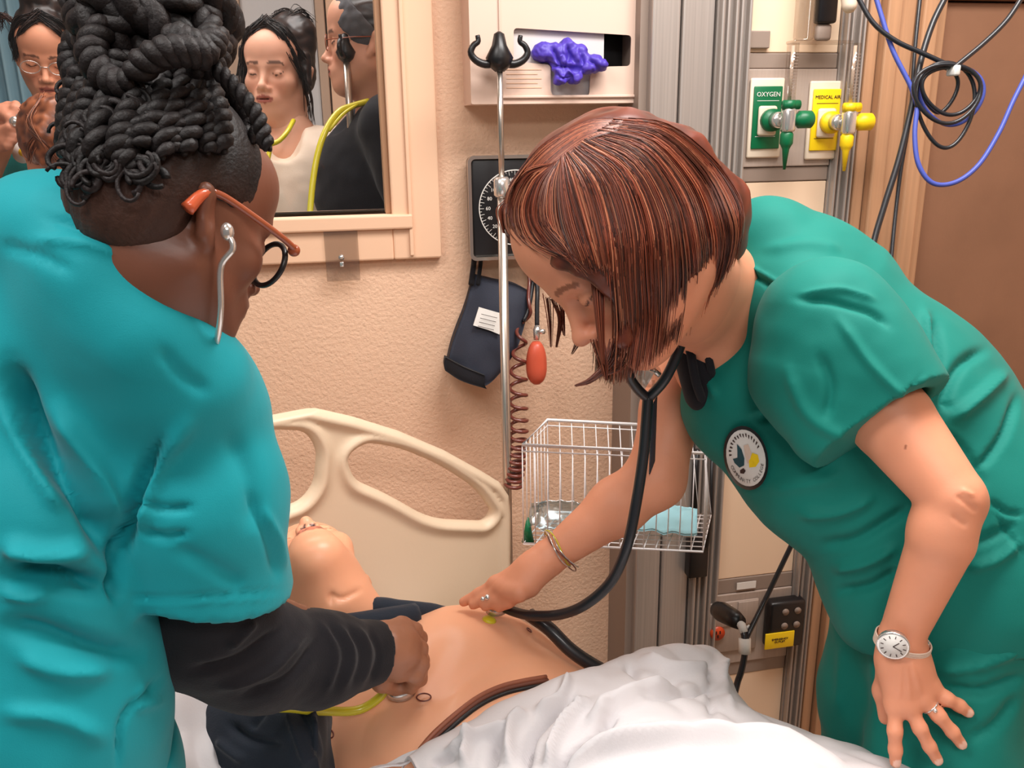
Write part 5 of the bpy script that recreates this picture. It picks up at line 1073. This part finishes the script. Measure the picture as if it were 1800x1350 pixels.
brd = [([(272, 95), (282, 150), (272, 205), (240, 262)], .0105, 7), ([(300, 100), (318, 150), (300, 205), (276, 275)], .0095, 7), ([(318, 100), (345, 150), (345, 205), (322, 270)], .010, 7), ([(335, 98), (365, 140), (385, 200), (392, 268)], .0115, 8), ([(350, 100), (395, 140), (425, 190), (446, 250)], .0095, 8), ([(362, 110), (415, 150), (450, 205), (470, 262)], .0075, 8),
       ([(255, 105), (245, 160), (215, 215), (205, 285)], .0115, 7), ([(240, 100), (212, 150), (180, 205), (172, 290)], .0115, 7), ([(220, 95), (180, 140), (150, 200), (145, 285)], .012, 7), ([(308, 110), (330, 175), (318, 230), (300, 262)], .0075, 7), ([(345, 110), (358, 170), (366, 225), (360, 268)], .0085, 7), ([(265, 140), (262, 200), (230, 250), (225, 300)], .0095, 6)]
for pts, r, tn in brd:
    pts = [(x+prng.normal(0, 3), y+prng.normal(0, 3)) for x, y in pts]; braid(dpath(pts, .005+.004*prng.random()), r*.86, bc_, tn*.62)
# short coils of loose curl over the back of the head
for k in range(95):
    x0, y0 = prng.uniform(128, 275), prng.uniform(110, 318)
    if k > 70: x0, y0 = prng.uniform(118, 150), prng.uniform(150, 330)
    d = vb.hit(x0, y0, .55, 1.0, 60); d = (d if d else .80)-.004; c0 = P(x0, y0, d); a0 = prng.uniform(0, 6.28); R0 = prng.uniform(.006, .012); dr = RT*cos(a0)+UP*sin(a0); dn = RT*-sin(a0)+UP*cos(a0)
    q = [c0+dr*(R0*cos(t)+.0012*t)+dn*R0*.8*sin(t)-FW*.0012*t for t in np.linspace(0, prng.uniform(4, 8), 20)]
    V_, F_2 = tube_geo(q, np.linspace(.0034, .0018, 20)*prng.uniform(.8, 1.3), 6, True); link('curl', V_, F_2, 'hairk', pf, cols=np.tile(lin(np.array(bc_)*prng.uniform(.6, 1.5)), (len(V_), 1)))
# bun of piled-up twists
bun = P(268, 45, .765)
MB().sph(bun+UP*.015, (.058, .055, .058), np.stack([RT, -FW, UP], 1), 24, 16).build('bun_core', 'hairk', pf, cols=np.tile(lin((14, 11, 11)), (24*17, 1)))
for k in range(30):
    th = prng.uniform(0, 2*pi); ph0 = prng.uniform(-.9, 1.2); pts = []
    for j in range(6):
        a = th+j*.42*(1 if k % 2 else -1); e = ph0+.35*sin(j*.9+k); rr = .010+.003*prng.random()
        pts.append(bun+UP*.015+(RT*cos(a)*cos(e)*(.060+rr*.2)-FW*sin(a)*cos(e)*.060+UP*sin(e)*.066))
    braid(pts, .0115+.004*prng.random(), bc_, 2.6, 44)
for pts in [[(140, 60, .76), (128, 110, .76), (150, 150, .755), (190, 165, .75)], [(190, 40, .71), (160, 90, .70), (190, 140, .70), (240, 150, .695)], [(330, 20, .74), (375, 60, .735), (378, 105, .73), (340, 115, .70)], [(300, 60, .69), (330, 75, .69), (365, 85, .70), (375, 60, .71)], [(230, 130, .69), (280, 95, .68), (330, 90, .685), (372, 100, .70)], [(160, 150, .74), (140, 200, .74), (132, 260, .74), (140, 310, .75)], [(150, 120, .75), (132, 170, .76), (124, 230, .76), (128, 290, .76)]]:
    braid([P(*q) for q in pts], .0115, bc_, 4, 60)
# glasses
gl = []
tmpl = spline([HF(.082, -.038, -.022), HF(.085, -.028, -.002), HF(.083, -.01, .006), HF(.079, .03, .004), HF(.075, .075, -.001), HF(.071, .100, -.005)], 24)
MB().tube(tmpl[:8], np.linspace(.0062, .0038, 8), 10).build('temple_tip', 'orange', pf, label='bright orange temple tip')
MB().tube(tmpl[7:], .0034, 8).tube(spline([HF(-.071, .100, -.005), HF(-.079, .03, .004), HF(-.085, -.03, -.01)], 10), .0034, 8).build('temple', 'amber', pf)
for s_ in (1, -1):
    cx0 = .036*s_; ringp = [HF(cx0+.029*cos(t)*1.05, .103-.010*abs((cx0+.029*cos(t)))/.07, -.022+.024*sin(t)) for t in np.linspace(0, 2*pi, 36, endpoint=False)]
    MB().tube(ringp, .0028, 8, closed=True).build('lens_rim', 'blackp', pf)
    n_ = len(ringp); MB().add([np.mean(ringp, 0)]+ringp, [(0, 1+i, 1+(i+1) % n_) for i in range(n_)]).build('lens', 'lens', pf)
    MB().sph(HF(.069*s_, .100, -.006), (.006, .006, .006)).build('hinge', 'amber', pf)
MB().tube(spline([HF(.010, .104, -.018), HF(0, .108, -.014), HF(-.010, .104, -.018)], 8), .0024, 8).build('bridge', 'blackp', pf)
# ================================================================== STETHOSCOPES
s1 = empty('stethoscope', P(650, 1235, 1.15), 'yellow stethoscope in the foreground woman\'s ears and hand, pressed on the mannequin chest', 'stethoscope')
ep = HF(.086, .006, -.026); MB().sph(ep, (.006, .006, .008)).build('ear_tip', 'silver', s1)
MB().tube(spline([ep, HF(.090, .014, -.040), P(388, 470, .735), P(388, 540, .745), P(383, 590, .76), P(372, 640, .79)], 30), .0028, 8).build('ear_tube', 'silver', s1)
MB().tube(spline([P(330, 1080, 1.02), P(430, 1225, 1.08), P(520, 1245, 1.13), P(575, 1250, 1.16), P(630, 1248, 1.18), P(668, 1225, 1.185), P(682, 1200, 1.185)], 40), .0062, 12).build('rubber_tube', 'yellowt', s1)
hc = chest(704, 1206, .012); MB().tube([hc+[0, 0, .008], hc, hc-[0, 0, .010]], [.017, .0215, .0215], 22).tube([P(682, 1200, 1.185), hc+[0, 0, .0]], .005, 8).build('chest_piece', 'silver', s1)
s2 = empty('stethoscope', P(1140, 690, 1.2), 'black stethoscope hanging from the red-haired woman\'s neck down to her reaching hand', 'stethoscope')
MB().tube(spline([P(1104, 645, 1.16), P(1108, 665, 1.17), P(1122, 685, 1.18), P(1138, 700, 1.19)], 12), .0072, 10).tube(spline([P(1205, 570, 1.16), P(1195, 610, 1.16), P(1170, 665, 1.17), P(1140, 700, 1.19)], 14), .0072, 10).build('binaural_tube', 'rubber', s2)
MB().tube(spline([P(1200, 585, 1.15), P(1203, 560, 1.15), P(1205, 530, 1.14)], 8), .003, 8).tube(spline([P(1102, 648, 1.16), P(1100, 620, 1.15), P(1105, 590, 1.13)], 8), .003, 8).build('ear_tube', 'silver', s2)
MB().tube(spline([P(1139, 695, 1.19), P(1136, 740, 1.19), P(1131, 800, 1.19), P(1119, 880, 1.19), P(1102, 960, 1.2), P(1074, 1022, 1.22), P(1030, 1062, 1.24), P(985, 1080, 1.27), P(935, 1082, 1.30), P(900, 1074, 1.335), P(876, 1062, 1.35)], 60), .0078, 12).build('rubber_tube', 'rubber', s2)
hp = P(872, 1062, 1.35); MB().tube([hp, hp-[0, 0, .012]], [.013, .017], 18).build('chest_piece', 'silver', s2)
idb = empty('id_badge', P(1145, 740, 1.22), 'clear badge reel and edge-on name badge hanging at the red-haired woman\'s neck', 'badge')
rb = P(1142, 660, 1.22); MB().sph(rb, (.018, .010, .018)).build('badge_reel', 'clear', idb); MB().tube([P(1135, 645, 1.215), P(1150, 652, 1.215), P(1160, 660, 1.215)], .004, 8).build('reel_clip', 'silver', idb)
c0 = P(1148, 765, 1.225); tiltM = Matrix.Rotation(radians(62), 3, 'Z'); MB().box(c0-[.027, .001, .050], c0+[.027, .001, .050], .0005, 1, np.array(tiltM)).build('badge_card', 'cuff', idb)
MB().box(c0-[.029, .0006, .052], c0+[.029, .0006, .052], .0004, 1, np.array(tiltM)).build('badge_sleeve', 'clear', idb); MB().tube([P(1150, 700, 1.22), P(1148, 668, 1.22)], .002, 6).build('badge_strap', 'clear', idb)
# ================================================================== PEOPLE BEYOND THE WINDOW
def figure(label, H, skin_, skinc, top_m, hairc, body, d, brow=(50, 30, 24), hair_extra=None, lip=(160, 80, 72), cut=None, face=True, hair_mesh=True, legm='navy', hsc=.0042):
    base = np.array([H.c[0], H.c[1]+.02, 0]); p = empty('person', base, label, 'person'); parts = []
    v = Vol(*box_for([H(0, 0, 0)], .26), .0042); add_head(v, H); nk = body['neck']; v.cone(H(0, -.028, -.07), nk, .050, .055, .04); V, Q = v.mesh(); L = H.inv(V); C = face_cols(L, skinc, lip, brow, (40, 26, 22)); C[np.linalg.norm(L, axis=1) > .2] = lin(skinc); parts.append((V, Q, C))
    lo, hi = box_for([nk, base], .42); v = Vol(lo, (hi[0], hi[1], hi[2]-.2), .012); gz = nk[2]
    c = lambda a, b, r, s_, k=.03: v.cone(a, b, r, s_, k)
    sh = body['sh']; c(nk, nk+[0, 0, -.45], .06, .10); c(sh[0], sh[1], .045, .045, .05); hip = np.array([nk[0], nk[1], .92])
    for s_, q in zip((0, 1), (-.09, .09)): ax = (sh[1]-sh[0])/np.linalg.norm(sh[1]-sh[0]); c(hip, hip+ax*(.08 if s_ else -.08)+[0, 0, -.45], .11, .06); c(hip+ax*(.08 if s_ else -.08)+[0, 0, -.45], hip+ax*(.09 if s_ else -.09)+[0, 0, -.86], .058, .04)
    for pts, rs in body.get('arms', []): v.chain(pts, rs, .02)
    V, Q = v.mesh(); parts.append((V, Q, np.tile(lin(skinc), (len(V), 1)))); V, Q, C = merge(parts); link('body', V, Q, skin_, p, cols=C)
    v = Vol(*box_for([nk, base+[0, 0, 1.05]], .36), .007); v.cone(sh[0], sh[1], .072, .072, .05); v.chain([nk+[0, 0, -.12], nk+[0, 0, -.38], hip+[0, 0, .05]], [.125, .135, .13], .06); c2 = (sh[0]+sh[1])/2; v.ell(c2+[0, 0, -.14], (.19, .13, .16), None, .06)
    for pts, rs in body.get('sleeves', []): v.chain(pts, rs, .03)
    for a, b_, r1, r2 in body.get('neckcut', []): v.cone(a, b_, r1, r2, .01, 'sub')
    V, Q = v.mesh(); Nn = v.normals(V); V = cloth(V, Nn, .006, 11, 4); link('shirt', V, Q, top_m, p)
    v = Vol(*box_for([hip+[0, 0, .1], base+[0, 0, .1]], .25), .012); ax = (sh[1]-sh[0])/np.linalg.norm(sh[1]-sh[0])
    for s_ in (-1, 1): v.chain([hip, hip+ax*.085*s_+[0, 0, -.45], hip+ax*.09*s_+[0, 0, -.84]], [.135, .09, .075], .03)
    V, Q = v.mesh(); link('trousers', V, Q, legm, p)
    if hair_mesh:
        hv = hair_vol(H, hsc, hair_extra, face); V, Q = hv.mesh(); Nn = hv.normals(V); V, C = streaks(V, H, hairc, (70, 14, 60), .003, Nn); link('hair', V, Q, 'hair', p, cols=C)
    return p
def loose(H, p, n, r, cols, seeds, rad=.0011):
    pol = []; cl = []
    for k in range(n):
        a = seeds[k % len(seeds)]; q = spline([H(*c_)+np.array(rng.normal(0, r, 3)) for c_ in a], 16); pol.append(q); cl.append(cols[k % len(cols)])
    m_ = strands(pol, rad, cl, 3); m_.build('loose_hair', 'hair', p)
dk1 = [(16, 12, 12), (52, 38, 34)]
# white shirt woman
Hw = Frame((-.1361, 2.4654, 1.7832), (-.339, -.936, 0.0), (.03, .0, .995), 1.0)
nk = P(512, 232, 2.28); bw = dict(neck=nk, sh=(nk+[-.17, -.05, -.06], nk+[.17, .03, -.06]), sleeves=[([nk+[-.17, -.05, -.06], nk+[-.22, -.06, -.35]], [.07, .06]), ([nk+[.17, .03, -.06], nk+[.22, .0, -.35]], [.07, .06])], neckcut=[(nk+[-.01, -.04, .06], nk+[-.02, -.10, -.03], .062, .045)])
def bunw(v): v.ell(Hw(-.02, -.06, .105), (.055, .055, .045), None, .02); v.ell(Hw(-.05, -.05, .085), (.04, .05, .05), None, .02); v.chain([Hw(-.078, .005, .03), Hw(-.082, .01, -.03), Hw(-.078, .012, -.06)], [.018, .012, .005], .01); v.chain([Hw(.074, .03, .045), Hw(.080, .03, .0), Hw(.079, .028, -.04)], [.018, .010, .005], .01)
pw = figure('woman with dark pinned-up hair in a cream top and yellow stethoscope, behind the window', Hw, 'skin', (222, 168, 142), 'cream', dk1, bw, 2.25, hair_extra=bunw)
loose(Hw, pw, 260, .005, dk1+[(24, 18, 18)], [[(.0, .062, .112), (.04, .070, .085), (.066, .050, .03), (.076, .03, -.02)], [(.0, .062, .112), (-.04, .070, .085), (-.066, .050, .03), (-.078, .03, -.02)], [(.0, .05, .118), (.05, .05, .09), (.078, .02, .03), (.078, -.01, -.02)], [(.0, .05, .118), (-.05, .05, .09), (-.078, .02, .03), (-.078, -.01, -.02)]])
loose(Hw, pw, 90, .006, dk1+[(30, 22, 20)], [[(-.02, -.02, .12), (-.05, -.05, .15), (-.07, -.09, .13)], [(.02, -.03, .13), (.0, -.06, .15), (-.04, -.1, .14)], [(.076, .04, .04), (.086, .045, -.04), (.082, .04, -.12), (.06, .03, -.18)], [(.074, .04, .0), (.088, .03, -.08), (.090, .02, -.16)], [(-.076, .03, .0), (-.088, .02, -.06), (-.086, .0, -.13)]])
# headband woman
Hb = Frame((.097, 2.2258, 1.8388), (-.991, .115, .0), (.03, 0, .995), 1.0)
nk = P(668, 190, 2.12); bw = dict(neck=nk, sh=(nk+[.02, -.17, -.05], nk+[-.0, .17, -.05]), sleeves=[([nk+[.02, -.17, -.05], nk+[.06, -.20, -.23]], [.08, .07])], arms=[([nk+[.02, -.17, -.07], nk+[.06, -.21, -.30], nk+[-.04, -.24, -.5]], [.05, .045, .035])], neckcut=[(nk+[-.03, .0, .08], nk+[-.11, -.02, -.0], .065, .06)])
nab = Hb.M@np.array([0, -.76, .65])
def cutb(v): v.cut(Hb(0, 0, 0)-nab*.0, -nab)
pb = figure('woman in a black T-shirt and grey headband facing left behind the window', Hb, 'skin', (214, 156, 128), 'black', dk1, bw, 2.05, hair_extra=cutb)
vb2 = Vol(*box_for([Hb(0, 0, 0)], .16), .004); vb2.ell(Hb(0, -.016, .036), np.array((.089, .109, .094)), Hb.M, 0)
vb2.cut(Hb(0, 0, 0)+nab*.022, nab); vb2.cut(Hb(0, 0, 0)-nab*.034, -nab); V, Q = vb2.mesh(); Nn = vb2.normals(V); V = V+Nn*nz(V, 60, .003)[:, None]; link('headband', V, Q, 'bandgrey', pb)
for s_ in (-1,): 
    MB().tube([Hb(-.034+.024*cos(t), .098, -.012+.018*sin(t)) for t in np.linspace(0, 2*pi, 22, endpoint=False)], .0012, 5, closed=True).tube([Hb(.034+.024*cos(t), .098, -.012+.018*sin(t)) for t in np.linspace(0, 2*pi, 22, endpoint=False)], .0012, 5, closed=True).tube([Hb(-.060, .096, -.008), Hb(-.078, .03, -.004), Hb(-.082, -.01, -.004)], .0012, 5).tube([Hb(.060, .096, -.008), Hb(.078, .03, -.004), Hb(.082, -.01, -.004)], .0012, 5).build('glasses', 'amber', pb)
# glasses woman
Hg = Frame((-.7795, 2.7735, 1.8556), (.128, -.851, -.35), (.117, -.35, .86), 1.0)
nk = P(98, 222, 2.50); bw = dict(neck=nk, sh=(nk+[-.18, -.02, -.05], nk+[.18, .0, -.05]), sleeves=[([nk+[-.18, -.02, -.05], nk+[-.24, -.10, -.28]], [.08, .075]), ([nk+[.18, .0, -.05], nk+[.22, -.05, -.28]], [.08, .07])], neckcut=[(nk+[0, -.05, .06], nk+[0, -.13, -.05], .06, .03)],
    arms=[([nk+[-.18, -.02, -.07], nk+[-.27, -.12, -.30], P(8, 240, 2.25)], [.05, .042, .03])])
def bung(v): v.ell(Hg(.01, -.03, .135), (.048, .045, .042), None, .02); v.ell(Hg(-.035, -.03, .12), (.03, .035, .03), None, .02)
pg = figure('smiling woman with wire glasses and messy bun, far left behind the window', Hg, 'skin', (222, 156, 124), 'scrubC', dk1, bw, 2.4, hair_extra=bung)
loose(Hg, pg, 240, .005, dk1+[(24, 18, 18)], [[(.0, .062, .108), (.04, .072, .080), (.064, .050, .03), (.077, .03, -.02)], [(.0, .062, .108), (-.04, .072, .080), (-.064, .050, .03), (-.078, .03, -.02)], [(.0, .05, .116), (.05, .05, .09), (.078, .02, .03), (.078, -.01, -.02)], [(.0, .05, .116), (-.05, .05, .09), (-.078, .02, .03), (-.078, -.01, -.02)]])
loose(Hg, pg, 80, .007, [(70, 42, 34), (40, 26, 24)], [[(.0, -.02, .13), (-.04, -.03, .18), (-.06, -.02, .16)], [(.02, -.02, .14), (.04, -.04, .19), (.0, -.05, .18)], [(.07, .0, .07), (.10, -.02, .08), (.11, -.03, .04)], [(.0, .0, .13), (.03, .0, .19), (.06, .0, .16)]])
MB().tube([Hg(-.034+.024*cos(t), .100, -.014+.017*sin(t)) for t in np.linspace(0, 2*pi, 22, endpoint=False)], .0012, 5, closed=True).tube([Hg(.034+.024*cos(t), .100, -.014+.017*sin(t)) for t in np.linspace(0, 2*pi, 22, endpoint=False)], .0012, 5, closed=True).tube([Hg(-.01, .1, -.012), Hg(.01, .1, -.012)], .0012, 5).build('glasses', 'silver', pg)
# her raised hands with a small silver piece
vh3 = Vol(*box_for([P(15, 190, 2.2), P(5, 240, 2.2)], .11), .004)
W0 = P(-10, 205, 2.22); K = [P(15, 188, 2.2), P(14, 196, 2.19), P(13, 204, 2.19), P(12, 212, 2.2)]
hand_back(vh3, W0, K, [[P(28, 184, 2.19), P(36, 192, 2.18)], [P(26, 190, 2.18), P(33, 200, 2.18)], [P(24, 200, 2.18), P(28, 208, 2.18)], [P(20, 212, 2.18), P(22, 218, 2.18)]], .026, .011, [P(0, 195, 2.19), P(14, 206, 2.17)])
W0 = P(-20, 250, 2.22); K = [P(8, 232, 2.2), P(8, 240, 2.19), P(7, 249, 2.19), P(5, 257, 2.2)]
hand_back(vh3, W0, K, [[P(22, 228, 2.19), P(30, 230, 2.18)], [P(20, 238, 2.18), P(28, 240, 2.18)], [P(18, 248, 2.18), P(25, 248, 2.18)], [P(14, 257, 2.18), P(18, 256, 2.18)]], .026, .011, [P(0, 232, 2.19), P(16, 224, 2.17)])
V, Q = vh3.mesh(); link('hand', V, Q, 'skin', pg, cols=np.tile(lin((206, 140, 112)), (len(V), 1)))
q = P(26, 214, 2.17); MB().sph(q, (.014, .01, .014)).sph(q+[.012, 0, .012], .008).build('chest_piece', 'silver', label='small silver stethoscope head held by the woman far left behind the window', cat='stethoscope', loc=q)
q = P(42, 268, 2.30); MB().tube([q, q-FW*.004], .030, 24).build('round_patch', 'chalk', pg); MB().tube([q-FW*.004, q-FW*.0055], .012, 16).build('patch_flower', 'yellow', pg)
# brown-haired head seen from behind
Hk = Frame(P(100, 250, 2.12), (-.1, .98, -.15), (0, .15, .99), .92)
nk = P(98, 330, 2.14); bw = dict(neck=nk, sh=(nk+[-.16, -.0, -.07], nk+[.16, .0, -.07]), sleeves=[([nk+[-.16, 0, -.07], nk+[-.2, .02, -.3]], [.07, .06])])
def twist(v): v.chain([Hk(.02, -.10, .06), Hk(.0, -.115, .0), Hk(-.01, -.105, -.06)], [.035, .036, .02], .02)
pk = figure('person with twisted auburn hair seen from behind, in front of the smiling woman', Hk, 'skin', (204, 138, 106), 'chalk', [(84, 44, 28), (168, 100, 66)], bw, 2.1, hair_extra=twist, face=False)
loose(Hk, pk, 140, .004, [(96, 50, 30), (170, 106, 74), (130, 72, 46)], [[(-.06, -.06, .08), (-.02, -.12, .03), (.03, -.14, -.02), (.04, -.11, -.06)], [(.06, -.06, .08), (.02, -.13, .04), (-.03, -.14, -.02), (-.05, -.10, -.06)], [(0, -.1, .1), (-.03, -.14, .03), (.0, -.15, -.03), (.02, -.11, -.07)], [(-.07, -.04, .0), (-.05, -.1, -.02), (-.01, -.135, -.02)], [(.07, -.04, .0), (.05, -.1, -.02), (.01, -.135, -.03)]], .0014)
# teal shoulder low in the window
v = Vol(*box_for([P(480, 360, 1.98), P(560, 400, 1.98)], .16), .006); v.chain([P(440, 300, 1.98), P(500, 400, 1.98), P(540, 480, 1.98)], [.045, .06, .07], .03)
# yellow stethoscopes beyond
s3 = empty('stethoscope', P(478, 260, 2.1), 'yellow stethoscope hanging round the neck of the woman in the cream top', 'stethoscope')
MB().tube(spline([P(452, 225, 2.18), P(462, 238, 2.14), P(474, 252, 2.125), P(472, 275, 2.12), P(466, 300, 2.11), P(464, 345, 2.10), P(462, 420, 2.1)], 20), .0062, 8).tube(spline([P(516, 212, 2.18), P(505, 232, 2.14), P(490, 248, 2.125), P(474, 254, 2.12)], 14), .0062, 8).build('rubber_tube', 'yellowt', s3)
s4 = empty('stethoscope', P(560, 280, 1.98), 'yellow stethoscope round the neck of the woman with the grey headband', 'stethoscope')
MB().tube(spline([P(648, 178, 2.0), P(620, 186, 1.98), P(596, 196, 1.96), P(575, 225, 1.94), P(560, 265, 1.93), P(550, 320, 1.93), P(544, 390, 1.93), P(540, 470, 1.93)], 30), .0072, 10).tube(spline([P(630, 183, 1.985), P(604, 200, 1.955), P(578, 230, 1.94)], 8), .004, 8).build('rubber_tube', 'yellowt', s4)

# ================================================================== sub-parts under their parts
def base_name(o): return o.name.split('.')[0]
SUB = {'braid': 'hair_base', 'curl': 'hair_base', 'bun_core': 'hair_base', 'cuff_label': 'cuff', 'label_print': 'cuff', 'cuff_flap': 'cuff', 'cuff_strap': 'cuff', 'dial_number': 'case', 'dial_unit': 'case', 'dial_scale': 'case', 'needle': 'case', 'dial_emblem': 'case',
       'watch_dial': 'watch_case', 'watch_hand': 'watch_case', 'watch_buckle': 'watch_strap', 'patch_border': 'round_patch', 'patch_leaf': 'round_patch', 'patch_flower': 'round_patch', 'patch_drop': 'round_patch', 'patch_stitch': 'round_patch', 'patch_lettering': 'round_patch',
       'lettering': 'coloured_plate', 'ruled_line': 'coloured_plate', 'socket_collar': 'socket_housing', 'valve': 'inflation_bulb', 'socket_slot': 'red_socket', 'embossed_line': 'front_plate', 'raised_edge': 'front_plate', 'flow_scale': 'flow_tube', 'inner_tube': 'flow_tube', 'reel_clip': 'badge_reel', 'clamp_knob': 'clamp_collar', 'hook_arm': 'hook_hub',
       'sensor_ring': 'body', 'yellow_marker': 'body', 'finger_ring': 'body'}
for o in list(S.collection.objects):
    t_ = SUB.get(base_name(o))
    if t_ and o.parent and o.parent.type == 'EMPTY':
        q_ = [c for c in o.parent.children if base_name(c) == t_]
        if q_: o.parent = q_[0]
